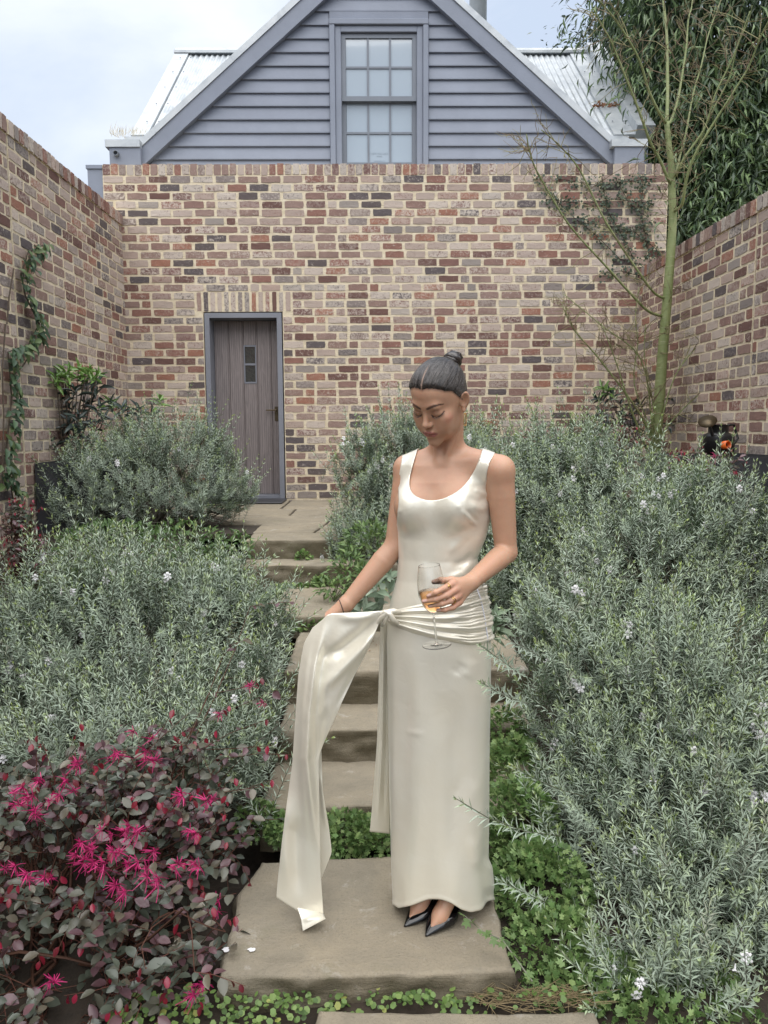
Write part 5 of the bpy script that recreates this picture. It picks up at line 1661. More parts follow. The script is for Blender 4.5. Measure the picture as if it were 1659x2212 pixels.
def leg_prims():
    o = []
    for sh, (hx, kx) in zip(SHOE, ((995, 985), (905, 908))):
        an = shoe_pt(sh, .175, 0, .135).astype(np.float32)
        o += [cone(an, shoe_pt(sh, .185, 0, .098).astype(np.float32), .030, .024, .02), cone(an, shoe_pt(sh, .070, 0, .033).astype(np.float32), .031, .025, .02), cone(shoe_pt(sh, .070, 0, .033).astype(np.float32), shoe_pt(sh, .03, 0, .014).astype(np.float32), .022, .008, .02)]
        kn = D(kx, 1640, 2.36); hp = D(hx, 1400, 2.38)
        o += [cone(an, (an + kn) / 2 + v3(0, .015, .05), .031, .048, .02), cone((an + kn) / 2 + v3(0, .015, .05), kn, .048, .047, .02), cone(kn, hp, .049, .075, .03)]
    return o

def field(prims, pts, cc=None, hd=None):
    d = np.full(len(pts), 1.0, np.float32)
    for pr in prims:
        if cc is not None and np.linalg.norm(cc - pr.c) - pr.R - hd > .05: continue
        f = pr.fn(pts)
        if pr.op == 'u': d = smin(d, f, pr.k) if pr.k > 0 else np.minimum(d, f)
        else: d = smax(d, -f, pr.k)
    return d

def surface(prims, h, lo, hi, offset=0.0, extra=None, n=20):
    """sparse surface nets: vertices, quads"""
    lo = np.asarray(lo, np.float32); hi = np.asarray(hi, np.float32)
    cs = n * h
    dims = np.ceil((hi - lo) / cs).astype(int)
    hd = cs * .87
    VS, QS, KEY = [], [], []
    BIG = 4096
    ar = np.arange(-1, n + 1)
    ii, jj, kk = np.meshgrid(ar, ar, ar, indexing='ij')
    idx0 = np.stack([ii, jj, kk], -1).reshape(-1, 3)
    m = n + 2
    cells = {}
    allv, allk, allq = [], [], []
    for ci in range(dims[0]):
        for cj in range(dims[1]):
            for ck in range(dims[2]):
                o = lo + np.array([ci, cj, ck]) * cs
                cc = (o + cs / 2).astype(np.float32)
                near = [p for p in prims if np.linalg.norm(cc - p.c) - p.R - hd <= .05]
                if not any(p.op == 'u' for p in near): continue
                d0 = field(near, cc[None])[0] - offset
                if abs(d0) > hd * 1.6 + .02: continue
                pts = (o + idx0 * h).astype(np.float32)
                sv = field(near, pts)
                if extra is not None: sv = extra(pts, sv)
                sv = (sv - offset).reshape(m, m, m)
                ins = sv < 0
                if ins.all() or not ins.any(): continue
                # cells (m-1)^3
                acc = np.zeros((m - 1, m - 1, m - 1, 3), np.float32); cnt = np.zeros((m - 1, m - 1, m - 1), np.float32)
                for ax in range(3):
                    A = [slice(0, m)] * 3; Bq = [slice(0, m)] * 3
                    A[ax] = slice(0, m - 1); Bq[ax] = slice(1, m)
                    a, b = sv[tuple(A)], sv[tuple(Bq)]
                    cr = (a < 0) != (b < 0)
                    t = np.where(cr, a / np.where(cr, a - b, 1), 0)
                    oth = [q for q in range(3) if q != ax]
                    for da in (0, 1):
                        for db in (0, 1):
                            sl = [slice(None)] * 3
                            sl[oth[0]] = slice(da, da + m - 1); sl[oth[1]] = slice(db, db + m - 1)
                            c_ = cr[tuple(sl)]; t_ = t[tuple(sl)]
                            acc[..., ax] += np.where(c_, t_, 0); acc[..., oth[0]] += c_ * da; acc[..., oth[1]] += c_ * db
                            cnt += c_
                act = cnt > 0
                base = np.array([ci, cj, ck]) * n - 1
                ai = np.argwhere(act)
                pos_ = lo + (base + ai + acc[act] / cnt[act][:, None]) * h
                key = ((base[0] + ai[:, 0] + 2).astype(np.int64) * BIG + (base[1] + ai[:, 1] + 2)) * BIG + (base[2] + ai[:, 2] + 2)
                lut = np.full(act.shape, -1, np.int64); lut[act] = key
                allv.append(pos_); allk.append(key)
                for ax in range(3):
                    oth = [(ax + 1) % 3, (ax + 2) % 3]
                    A = [slice(1, m - 1)] * 3; Bq = [slice(1, m - 1)] * 3
                    Bq[ax] = slice(2, m)
                    a, b = ins[tuple(A)], ins[tuple(Bq)]
                    e = np.argwhere(a != b) + 1
                    if not len(e): continue
                    flip = a[tuple((e - 1).T)]
                    q = []
                    for (da, db) in ((-1, -1), (0, -1), (0, 0), (-1, 0)):
                        c_ = e.copy(); c_[:, oth[0]] += da; c_[:, oth[1]] += db
                        q.append(lut[tuple(c_.T)])
                    q = np.stack(q, 1)
                    q[~flip] = q[~flip][:, ::-1]
                    allq.append(q)
    k = np.concatenate(allk); v = np.concatenate(allv); q = np.concatenate(allq)
    uk, first = np.unique(k, return_index=True)
    V = v[first]
    Qi = np.searchsorted(uk, q)
    return V.astype(np.float32), Qi.astype(np.int32)

def poly_dist(p, pts):
    """distance of points to a polyline in the same space"""
    pts = np.asarray(pts, float); d = np.full(len(p), 1e9)
    for a, b in zip(pts[:-1], pts[1:]):
        ab = b - a; t = np.clip((p - a) @ ab / (ab @ ab + 1e-12), 0, 1)
        d = np.minimum(d, np.linalg.norm(p - a - t[:, None] * ab, axis=1))
    return d
def sstep(a, b, x):
    t = np.clip((x - a) / (b - a), 0, 1); return t * t * (3 - 2 * t)

def hair_edge(q):
    """negative where hair grows: above the brow line or behind the temple line"""
    ax_ = np.abs(q[:, 0])
    zf = np.interp(ax_, [0, .012, .03, .045, .055, .064, .072], [.0735, .0755, .0745, .068, .060, .051, .045])
    ys = np.interp(q[:, 2], [-.10, -.06, -.025, .0, .020, .035, .055], [.080, .064, .036, .004, -.012, -.024, -.036])
    return smin(zf - q[:, 2] + np.maximum(q[:, 1] + .01, 0) * 3.0, ys - q[:, 1], .012)
person = empty('person', (.2, 2.37, 0), label='woman in a long cream satin dress looking down at her train, wine glass in hand', cat='person')
HEAD, TOR, NECK, ARM, LEG = head_prims(), torso_prims(), neck_prims(), arm_prims(), leg_prims()
BODY = TOR + NECK + ARM + HEAD
V1, Q1 = surface(BODY, .0024, (-.16, 1.98, .93), (.50, 2.52, 1.80))
V2, Q2 = surface(LEG + TOR[:1], .006, (-.05, 2.15, -.01), (.46, 2.56, .96))
keep = V2[Q2].mean(1)[:, 2] < .935
Q2 = Q2[keep]
def relax(V, Q, it, lam=.5):
    for _ in range(it):
        acc = np.zeros_like(V); cn = np.zeros(len(V), np.float32)
        for a in range(4):
            for b in ((a + 1) % 4, (a + 3) % 4):
                for c in range(3): acc[:, c] += np.bincount(Q[:, a], V[Q[:, b], c], len(V))
                cn += np.bincount(Q[:, a], minlength=len(V))
        ok = cn > 0
        V = V.copy(); V[ok] += lam * (acc[ok] / cn[ok][:, None] - V[ok])
    return V
V1 = relax(V1, Q1, 2)
BV_, BQ_ = np.concatenate([V1, V2]), np.concatenate([Q1, Q2 + len(V1)])
# skin colour: make-up, brows, lips and nails are real pigment
SK = np.array([.56, .332, .222])
colb = np.tile(SK, (len(BV_), 1))
hl = w2h(BV_)
inhead = (np.abs(hl[:, 0]) < .1) & (np.abs(hl[:, 1]) < .14) & (hl[:, 2] > -.125) & (hl[:, 2] < .13) & (np.arange(len(BV_)) < len(V1))
YSQ = np.array([1, .35, 1.0])
def pd2(p, pts): return poly_dist(p * YSQ, np.asarray(pts, float) * YSQ)
H = hl[inhead]; ch = colb[inhead]
def blend(c, w, col): return c * (1 - w[:, None]) + np.array(col) * w[:, None]
for s in (-1, 1):
    m_ = np.array([s, 1, 1])
    d = np.linalg.norm((H - np.array([.049, -.058, -.026]) * m_) / [1, 1, .8], axis=1); ch = blend(ch, .55 * (1 - sstep(.008, .030, d)), (.58, .235, .185))
    d = np.linalg.norm((H - np.array([.033, -.086, .007]) * m_) / [1.5, 1, .8], axis=1); ch = blend(ch, .55 * (1 - sstep(.005, .016, d)), (.36, .20, .14))
    d = pd2(H, np.array([(.012, -.0945, .0195), (.022, -.0930, .0245), (.034, -.0870, .0285), (.044, -.0770, .0275), (.053, -.0650, .0215)]) * m_)
    wdt = np.interp(np.abs(H[:, 0]), [.010, .02, .04, .054], [.0036, .0046, .0036, .0014]); ch = blend(ch, .92 * (1 - sstep(wdt * .6, wdt * 1.25, d)), (.045, .030, .024))
    d = pd2(H, np.array([(.0165, -.0835, -.0055), (.022, -.0868, -.0095), (.030, -.0875, -.0118), (.038, -.0845, -.0105), (.0455, -.0760, -.0065), (.051, -.068, -.001)]) * m_)
    ch = blend(ch, .97 * (1 - sstep(.0010, .0026, d)), (.018, .013, .012))
lipd = np.minimum(pd2(H, [(-.0215, -.0845, -.067), (-.011, -.0965, -.0622), (-.004, -.0995, -.0612), (0, -.0995, -.0628), (.004, -.0995, -.0612), (.011, -.0965, -.0622), (.0215, -.0845, -.067)]),
                  pd2(H, [(-.0205, -.085, -.068), (-.011, -.0965, -.0732), (0, -.1000, -.0745), (.011, -.0965, -.0732), (.0205, -.085, -.068)]))
ch = blend(ch, .92 * (1 - sstep(.0034, .0068, lipd)), (.37, .135, .12))
ch = blend(ch, .8 * (1 - sstep(.0006, .0020, pd2(H, [(-.0235, -.0850, -.0672), (-.011, -.0985, -.0672), (0, -.1022, -.0676), (.011, -.0985, -.0672), (.0235, -.0850, -.0672)]))), (.12, .04, .035))
d = np.linalg.norm((H - np.array([0, -.108, -.036])), axis=1); ch = blend(ch, .25 * (1 - sstep(.004, .014, d)), (.62, .35, .26))
ch = blend(ch, .85 * sstep(.006, -.006, hair_edge(H)) * (np.abs(H[:, 0]) < .0745), (.05, .036, .03))
colb[inhead] = ch
for (a, b) in (((1709, 2384, 2.037), (1718, 2380, 2.035)), ((1692, 2405, 2.043), (1702, 2403, 2.041)), ((1716, 2425, 2.050), (1727, 2422, 2.046)), ((1749, 2441, 2.059), (1757, 2440, 2.055)), ((1250, 2511, 2.315), (1256, 2504, 2.316))):
    d = poly_dist(BV_, [Q4(*a), Q4(*b)]); colb = blend(colb, .9 * (1 - sstep(.0042, .0056, d)), (.70, .50, .47))
# flush of the hands and elbows
for c, r_ in ((Q4(1800, 2380, 2.07), .06), (D(700, 1340, 2.34), .05), (D(1094, 1200, 2.34), .03)):
    d = np.linalg.norm(BV_ - c, axis=1); colb = blend(colb, .35 * (1 - sstep(r_ * .3, r_, d)), (.60, .30, .225))

def skin_material():
    m, N, L, B = new_mat('skin')
    at = nnode(N, 'ShaderNodeAttribute', attribute_name='Col')
    n1 = noise(N, L, pos(N), 45, 4, .6); n2 = noise(N, L, pos(N), 600, 2, .5)
    hs = N.new('ShaderNodeHueSaturation'); L.new(at.outputs['Color'], hs.inputs['Color'])
    L.new(mathn(N, L, 'ADD', .93, mathn(N, L, 'MULTIPLY', n1, .14)), hs.inputs['Value'])
    n3 = noise(N, L, pos(N), 14, 4, .6)
    c = mixc(N, L, mathn(N, L, 'MULTIPLY', mathn(N, L, 'SUBTRACT', n3, .45), .9, True), hs.outputs['Color'], (.50, .22, .14))
    n4 = noise(N, L, pos(N), 160, 2, .6)
    c = mixc(N, L, mathn(N, L, 'MULTIPLY', mathn(N, L, 'SUBTRACT', n4, .66), 2.0, True), c, (.33, .16, .10))
    L.new(c, B.inputs['Base Color'])
    B.inputs['Subsurface Weight'].default_value = .25
    B.inputs['Subsurface Radius'].default_value = (1.0, .35, .2)
    B.inputs['Subsurface Scale'].default_value = .006
    B.inputs['Roughness'].default_value = .40
    B.inputs['Specular IOR Level'].default_value = .45
    bump(N, L, n2, B, .0004)
    return m
M['skin'] = skin_material()
link('body', np_mesh('body', BV_, BQ_, col=colb), M['skin'], person)

# lashes
mb = MB(); rl_ = random.Random(3)
for s in (-1, 1):
    arc = np.array([(.018, -.0848, -.0075), (.023, -.0870, -.0100), (.030, -.0880, -.0120), (.038, -.0852, -.0108), (.0455, -.0768, -.0068), (.0500, -.070, -.0025)]) * [s, 1, 1]
    for k in range(30):
        t = k / 29 * (len(arc) - 1.001); i = int(t); p = arc[i] + (arc[i + 1] - arc[i]) * (t - i)
        out = nrmz(np.array([s * (.25 + 1.0 * k / 29), -1.0, -.62]) + np.array([rl_.gauss(0, .08), 0, rl_.gauss(0, .08)])) * (.0055 + .0035 * k / 29)
        a, b = h2w(p), h2w(p + out * .55 + [0, 0, -.0006]); c = h2w(p + out + [0, 0, .0006])
        mb.tube([a, b, c], [.00035, .00028, .00012], 3)
mb.build('eyelash', simple_mat('black lash', (.012, .010, .010), .5, .1, 50), person)

# ------------------------------------------------------------------ hair: slicked back from a centre part to a bun
POLE = np.array([.004, .097, .066])                    # bun, in head coordinates
hc = np.array([0, .010, .035])
axp = nrmz(POLE - hc); e1 = nrmz(np.cross(axp, [1, 0, 0])); e2 = np.cross(axp, e1)
def strand_angle(q):
    r = q - hc; return np.arctan2(r @ e2, r @ e1)
rs_ = np.random.default_rng(9)
fr_ = rs_.uniform(22, 95, 40); ph_ = rs_.uniform(0, 6.28, 40)
gr_ = rs_.uniform(-3.1, 3.1, 46); gd_ = rs_.uniform(.3, 1.6, 46)
def hair_noise(a):
    v = sum(np.sin(f * a + p) for f, p in zip(fr_, ph_)) / 9.0
    for g, d in zip(gr_, gd_): v = v - d * np.exp(-((a - g) / .012) ** 2)
    return v
YF = ([-.10, -.06, -.025, .010, .035, .055, .070, .080, .088, .2], [.080, .062, .030, -.012, -.036, -.052, -.064, -.075, -.13, -.2])
def hair_prims():
    nape = ell((0, .050, -.012), (.055, .055, .058), .03); f = nape.fn
    return HEAD[:10] + [Prim((lambda q, f=f: f(w2h(q)) * HS), h2w(nape.c), nape.R * HS, 'u', .02)]
def hair_cut(pts, sv):
    q = w2h(pts)
    # the part: a shallow valley running back from the forehead
    part = np.exp(-(q[:, 0] / .0022) ** 2) * sstep(.03, -.04, q[:, 1]) * .0022
    a = strand_angle(q)
    nz_h = hair_noise(a + .10 * np.sin(q[:, 2] * 40))
    edge = hair_edge(q) + .0014 * hair_noise(a * 1.7)
    thin = np.clip(-edge / .016, 0, 1) ** .8                       # hair thins toward the hairline
    sv = sv - (-.0014 + .0060 * thin + .0008 * nz_h - part * thin)
    return smax(sv, edge * HS, .004)
HV, HQ = surface(hair_prims(), .0021, HT - .13, HT + .15, 0.0, hair_cut)
hq = w2h(HV)
ang = strand_angle(hq)
lat = (nrmz(hq - hc) @ axp)
isp = np.exp(-(hq[:, 0] / .0021) ** 2) * sstep(.0, -.05, hq[:, 1]) * (hq[:, 2] > .05)
hcol = np.stack([ang / 6.2832 + .5, lat * .5 + .5, isp], 1)
def hair_material():
    m, N, L, B = new_mat('slicked brown hair')
    at = nnode(N, 'ShaderNodeAttribute', attribute_name='Col'); sp = N.new('ShaderNodeSeparateColor'); L.new(at.outputs['Color'], sp.inputs['Color'])
    cb = N.new('ShaderNodeCombineXYZ'); L.new(mathn(N, L, 'MULTIPLY', sp.outputs['Red'], 60.0), cb.inputs['X']); L.new(mathn(N, L, 'MULTIPLY', sp.outputs['Green'], 1.2), cb.inputs['Y'])
    n1 = noise(N, L, cb.outputs['Vector'], 1.6, 5, .7); n2 = noise(N, L, cb.outputs['Vector'], 6.0, 3, .7)
    rr = ramp(N, [(.32, (.006, .005, .005)), (.52, (.030, .022, .019)), (.72, (.080, .058, .048))]); L.new(n1, rr.inputs['Fac'])
    c = mixc(N, L, mathn(N, L, 'MULTIPLY', sp.outputs['Blue'], .95), rr.outputs['Color'], (.55, .38, .30))
    L.new(c, B.inputs['Base Color'])
    B.inputs['Roughness'].default_value = .27
    L.new(mathn(N, L, 'MULTIPLY', mathn(N, L, 'SUBTRACT', n1, .30), 3.2, True), B.inputs['Specular IOR Level'])
    L.new(mathn(N, L, 'MULTIPLY', mathn(N, L, 'SUBTRACT', n2, .32), 1.9, True), B.inputs['Coat Weight']); B.inputs['Coat Roughness'].default_value = .16
    bump(N, L, mathn(N, L, 'ADD', n1, mathn(N, L, 'MULTIPLY', n2, .6)), B, .0070)
    return m
M['hair'] = hair_material()
hair = link('hair', np_mesh('hair', HV, HQ, col=hcol), M['hair'], person)
# fine short hairs feathering over the hairline
mb = MB(); rf_ = random.Random(12)
ce = hair_edge(hq)
cand = np.where((np.abs(ce + .004) < .004) & (hq[:, 1] < .02))[0]
for k in rf_.sample(list(cand), min(260, len(cand))):
    q0 = hq[k]; r0 = nrmz(q0 - hc); tang = nrmz(axp - r0 * (axp @ r0)) + np.array([rf_.gauss(0, .18), 0, rf_.gauss(0, .18)])
    L_ = rf_.uniform(.010, .026)
    pp = [h2w(q0 - tang * L_ * f + r0 * (.0010 + .0006 * f)) for f in (.35, 0, -.4, -.9)]
    mb.tube(pp, [.0001, .0002, .0002, .0001], 3)
for k in range(9):
    k0 = rf_.choice(list(np.where((hq[:, 1] < .06) & (hq[:, 2] > .05))[0])); q0 = hq[k0]; r0 = nrmz(q0 - hc); tang = nrmz(axp - r0 * (axp @ r0))
    pp = [h2w(q0 + tang * f * .05 + r0 * (.0008 + .0022 * math.sin(f * 3.1)) + np.array([rf_.gauss(0, .002), 0, 0])) for f in (0, .33, .66, 1)]
    mb.tube(pp, .00028, 3)
me = mb.mesh('fine_hair', True); me.materials.append(simple_mat('dark brown fine hair', (.03, .022, .018), .4, .3, 80)); link('fine_hair', me, None, hair)
# bun of coiled strands
mb = MB(); rb = random.Random(4)
bu = nrmz(np.cross(axp, [0, 0, 1.])); bw = np.cross(axp, bu)
BC = POLE + axp * .012
for k in range(46):
    a0_ = rb.uniform(0, 6.28); turn = rb.uniform(2.2, 4.5); R0_ = rb.uniform(.012, .029); hgt = rb.uniform(-.008, .026); 
    pts_ = []
    for j in range(12):
        t = j / 11; an = a0_ + turn * t; r_ = R0_ * (1 - .18 * t) * (1 - .35 * max(0, hgt / .026) ** 2)
        pts_.append(h2w(BC + axp * (hgt + .006 * math.sin(t * 3.1 + k)) + (bu * math.cos(an) + bw * math.sin(an)) * r_))
    mb.tube(pts_, [.0022 + .0012 * math.sin(j / 11 * 3.14) for j in range(12)], 6)
mb.lathe([(0, -.006), (.026, -.006), (.029, .005), (.022, .020), (0, .027)], 16, h2w(BC), tuple(HR @ axp))
me = mb.mesh('bun', True)
ca = me.color_attributes.new('Col', 'FLOAT_COLOR', 'POINT')
cv = np.zeros((len(me.vertices), 4), np.float32); nv_ = 12 * 6
cv[:, 0] = (np.arange(len(cv)) // nv_) * .37 % 1.0; cv[:, 1] = .5; cv[:, 3] = 1
ca.data.foreach_set('color', cv.ravel())
link('bun', me, M['hair'], hair)

# ------------------------------------------------------------------ dress
def satin_material():
    m, N, L, B = new_mat('cream satin')
    p = pos(N)
    n1 = noise(N, L, p, 500, 2, .5); n2 = noise(N, L, p, 7, 3, .5); n3 = noise(N, L, p, 16, 3, .55, .8)
    rr = ramp(N, [(.3, (.83, .785, .655)), (.7, (.86, .83, .72))]); L.new(n2, rr.inputs['Fac'])
    L.new(rr.outputs['Color'], B.inputs['Base Color'])
    B.inputs['Roughness'].default_value = .33; B.inputs['Metallic'].default_value = .28
    B.inputs['Specular IOR Level'].default_value = .85
    B.inputs['Coat Weight'].default_value = .25; B.inputs['Coat Roughness'].default_value = .22
    B.inputs['Sheen Weight'].default_value = .25; B.inputs['Sheen Roughness'].default_value = .4
    bump(N, L, mathn(N, L, 'ADD', mathn(N, L, 'MULTIPLY', n1, .02), mathn(N, L, 'ADD', n3, mathn(N, L, 'MULTIPLY', n2, .8))), B, .0014)
    return m
M['satin'] = satin_material()
dress = empty('dress', (.2, 2.37, 0))
dress.parent = person; dress.matrix_parent_inverse = Matrix.Translation(-Vector(person.location))
def dpart(name, me, mat=None, solid=.0014):
    o = bpy.data.objects.new(name, me)
    if not len(me.materials): me.materials.append(mat or M['satin'])
    COL.objects.link(o); o.parent = dress; o.matrix_parent_inverse = Matrix.Translation(-Vector(dress.location))
    if solid:
        md = o.modifiers.new('thickness', 'SOLIDIFY'); md.thickness = solid; md.offset = 1.0
    return o
# bodice
OUT = [(858, 1160), (858, 1123), (862, 1090), (861, 1062), (861, 1037), (865, 1012), (870, 978), (872, 950), (908, 950), (901, 974), (893, 1001), (885, 1030), (884, 1056), (898, 1074), (930, 1083), (966, 1076), (1002, 1052), (1026, 1015), (1040, 980), (1048, 950),
       (1080, 950), (1070, 978), (1056, 1001), (1050, 1030), (1053, 1058), (1061, 1087), (1072, 1116), (1090, 1160), (1090, 1420), (800, 1420), (800, 1160)]
OUT = np.array(OUT, float)
for _ in range(3):                                     # round the cut lines
    a_, b_ = OUT, np.roll(OUT, -1, 0)
    OUT = np.stack([a_ * .75 + b_ * .25, a_ * .25 + b_ * .75], 1).reshape(-1, 2)
def in_poly(p, poly):
    x, y = p[:, 0], p[:, 1]; c = np.zeros(len(p), bool)
    for (x0, y0), (x1, y1) in zip(poly, np.roll(poly, -1, 0)):
        m = ((y0 > y) != (y1 > y)) & (x < (x1 - x0) * (y - y0) / (y1 - y0 + 1e-9) + x0); c ^= m
    return c
def fold(pd, pts, w, amp):
    """ridge (or valley) of cloth along a line of the view"""
    pts = np.asarray(pts, float); L = np.linalg.norm(np.diff(pts, axis=0), axis=1); tot = L.sum()
    d = np.full(len(pd), 1e9); al = np.zeros(len(pd)); acc = 0.0
    for a, b, l in zip(pts[:-1], pts[1:], L):
        ab = b - a; t = np.clip((pd - a) @ ab / (ab @ ab + 1e-12), 0, 1); q = np.linalg.norm(pd - a - t[:, None] * ab, axis=1)
        m = q < d; d[m] = q[m]; al[m] = (acc + t[m] * l) / tot; acc += l
    tap = sstep(0, .3, al) * sstep(1.0, .65, al) if tot > 30 else 1.0   # folds die out at both ends
    return amp * np.exp(-(d / w) ** 2) * tap
def bumpd(pd, c, w, amp): return amp * np.exp(-(np.linalg.norm(pd - np.array(c, float), axis=1) / w) ** 2)
DV, DQ = surface(torso_prims(), .0042, (-.02, 2.14, .93), (.44, 2.56, 1.56), .0045)
cut_lo = P(900, 1352, YT)[2]
def front(v): return v[:, 1] < np.interp(v[:, 0], [SHL[0], SHR[0]], [2.425, 2.345]) + .004
def keep_dress(v):
    pd = proj(v); f = front(v)
    k = in_poly(pd, OUT)
    strap = ((v[:, 0] > P(873, 975, YT)[0]) & (v[:, 0] < P(908, 975, YT)[0])) | ((v[:, 0] > P(1038, 975, YT)[0]) & (v[:, 0] < P(1071, 975, YT)[0]))
    kb = (v[:, 2] < 1.34) | (strap & (v[:, 2] < 1.6))
    return np.where(f, k, kb) & (v[:, 2] > cut_lo)
fk = keep_dress(DV[DQ].mean(1))
DQ = DQ[fk]
us, inv = np.unique(DQ, return_inverse=True)
DV = DV[us]; DQ = inv.reshape(-1, 4).astype(np.int32)
ed = np.sort(np.stack([DQ, np.roll(DQ, -1, 1)], -1).reshape(-1, 2), 1)
ue, ct = np.unique(ed, axis=0, return_counts=True)
bnd_ = np.unique(ue[ct == 1])
pb = proj(DV[bnd_]); fb = front(DV[bnd_]) & (pb[:, 1] < 1165)
closed = np.concatenate([OUT, OUT[:1]])
best = np.full(len(pb), 1e9); tgt_ = pb.copy()
for a, b in zip(closed[:-1], closed[1:]):
    ab = b - a; t = np.clip((pb - a) @ ab / (ab @ ab), 0, 1); q = a + t[:, None] * ab; d = np.linalg.norm(pb - q, axis=1)
    m_ = d < best; best[m_] = d[m_]; tgt_[m_] = q[m_]
mv = (fb | ((pb[:, 0] < 890) & (pb[:, 1] < 1120) & (DV[bnd_][:, 1] < 2.46))) & (best < 12)
dl = np.where(mv[:, None], tgt_ - pb, 0)
dcs = ((DV[bnd_] - CAM) @ _F)[:, None] / FPX
DV[bnd_] += (dl[:, :1] * _R - dl[:, 1:] * _U) * dcs
def cloth_detail_bodice(v):
    pd = proj(v); a = np.zeros(len(v))
    a += fold(pd, [(992, 1098), (1012, 1118), (1030, 1138)], 5, .0030) - fold(pd, [(1004, 1098), (1022, 1118), (1036, 1132)], 5, .0035)
    a += fold(pd, [(1010, 1090), (1040, 1100), (1060, 1085)], 7, .0035) - fold(pd, [(1005, 1074), (1035, 1082), (1058, 1070)], 7, .003)
    a += fold(pd, [(1030, 1060), (1050, 1068)], 5, .003)
    a += fold(pd, [(960, 1252), (1000, 1238), (1030, 1205)], 7, .004) - fold(pd, [(975, 1225), (1005, 1212), (1024, 1190)], 7, .0035)
    a += fold(pd, [(965, 1200), (1000, 1160), (1030, 1150)], 9, .0028) + fold(pd, [(870, 1110), (880, 1150), (872, 1200)], 8, .002)
    a += fold(pd, [(905, 1210), (935, 1290)], 14, .002) - fold(pd, [(890, 1180), (900, 1290)], 12, .0018)
    a += bumpd(pd, (864, 1104), 5, .0020) + bumpd(pd, (991, 1095), 5, .0016)
    return a
me = np_mesh('bodice', DV, DQ); nr = np.empty(len(DV) * 3, np.float32); me.vertices.foreach_get('normal', nr)
DV = DV + nr.reshape(-1, 3) * cloth_detail_bodice(DV)[:, None]
dpart('bodice', np_mesh('bodice', DV, DQ))

# skirt
SKL = [(1240, 858, 1036, .092, .09), (1290, 846, 1048, .100, .10), (1330, 838, 1054, .106, .11), (1390, 836, 1059, .110, .12), (1500, 838, 1058, .112, .12), (1600, 839, 1055, .115, .12), (1700, 840, 1053, .120, .125), (1800, 842, 1051, .128, .13),
       (1850, 843, 1050, .133, .135), (1920, 846, 1057, .140, .14), (1960, 847, 1068, .146, .145), (2010, 848, 1080, .15, .15)]
_sz = np.array([P(900, l[0], 2.37)[2] for l in SKL])[::-1].copy(); _sl = np.array([P(l[1], l[0], 2.37)[0] for l in SKL])[::-1].copy(); _sr = np.array([P(l[2], l[0], 2.37)[0] for l in SKL])[::-1].copy()
_sf = np.array([l[3] for l in SKL])[::-1].copy(); _sb = np.array([l[4] for l in SKL])[::-1].copy()
def skirt_at(th, z):
    xl, xr, bf, bb = (np.interp(z, _sz, q) for q in (_sl, _sr, _sf, _sb))
    cx, a = (xl + xr) / 2, (xr - xl) / 2
    c, s = np.cos(th), np.sin(th)
    e = .86                                            # slightly squared section, cloth hangs flat in front
    X = cx + a * np.sign(c) * np.abs(c) ** e; yy = np.sign(s) * np.abs(s) ** e
    return X, 2.37 + np.where(s < 0, bf, bb) * yy
HEMP = np.array([(840, 1946), (846, 1950), (862, 1961), (891, 1954), (924, 1945), (953, 1942), (973, 1948), (997, 1964), (1016, 1970), (1038, 1964), (1060, 1945), (1074, 1938)], float)
NT, NZ = 200, 190
th = np.linspace(0, 2 * math.pi, NT, endpoint=False)
# z of the hem round the skirt, read off the picture where it is seen
zh = np.full(NT, .03)
for it in range(8):
    X, Yv = skirt_at(th, zh)
    pr_ = proj(np.stack([X, Yv, zh], 1))
    want = np.interp(pr_[:, 0], HEMP[:, 0], HEMP[:, 1])
    dz = (pr_[:, 1] - want) * 2.4 / FPX * 1.1
    zh = np.clip(np.where(np.sin(th) < .15, zh + dz * .8, .03), .005, .2)
zh = (np.roll(zh, 1) + zh * 2 + np.roll(zh, -1)) / 4
ztop = P(900, 1334, 2.37)[2]
V, n0 = [], NT
for i in range(NZ):
    t = i / (NZ - 1)
    z = ztop + (zh - ztop) * t
    X, Yv = skirt_at(th, z)
    V.append(np.stack([X, Yv, z], 1))
V = np.concatenate(V)
ctr_ = np.array([.2, 2.37, 0])
nout = nrmz((V - ctr_) * [1, 1, 0])
pd = proj(V)
tt = np.repeat(np.linspace(0, 1, NZ), NT)
fz = V[:, 1] < 2.39
amp = np.zeros(len(V))
amp += fold(pd, [(905, 1395), (915, 1600), (908, 1900)], 22, .004) - fold(pd, [(880, 1400), (872, 1650), (880, 1930)], 18, .003)
amp += fold(pd, [(1010, 1395), (1018, 1560), (1025, 1760), (1022, 1950)], 20, .005) - fold(pd, [(985, 1480), (985, 1650), (975, 1930)], 24, .005)
amp += fold(pd, [(1005, 1470), (1022, 1420)], 13, .0016) - fold(pd, [(1000, 1430), (980, 1460)], 13, .0014)
amp += fold(pd, [(870, 1580), (925, 1584)], 6, .0009) + fold(pd, [(1000, 1760), (1030, 1680)], 11, .0014) - fold(pd, [(985, 1730), (1012, 1650)], 11, .0014) + fold(pd, [(1030, 1880), (1012, 1800)], 9, .003)
amp += fold(pd, [(945, 1500), (950, 1750), (945, 1930)], 26, .003) + fold(pd, [(1048, 1850), (1058, 1940)], 10, .006)
amp *= fz * 1.7
thr = np.tile(th, NZ)
amp += .004 * tt ** 2 * np.sin(thr * 5 + 1.2) + .003 * tt * np.sin(thr * 9 + .4 + 2 * tt)
hem = np.clip((tt - .984) / .002, 0, 1) * .0011
V = V + nout * (amp + hem)[:, None]
i = (np.arange(NZ - 1)[:, None] * NT + np.arange(NT)[None]); j = (np.arange(NZ - 1)[:, None] * NT + (np.arange(NT)[None] + 1) % NT)
QK = np.stack([i + NT, j + NT, j, i], -1).reshape(-1, 4)
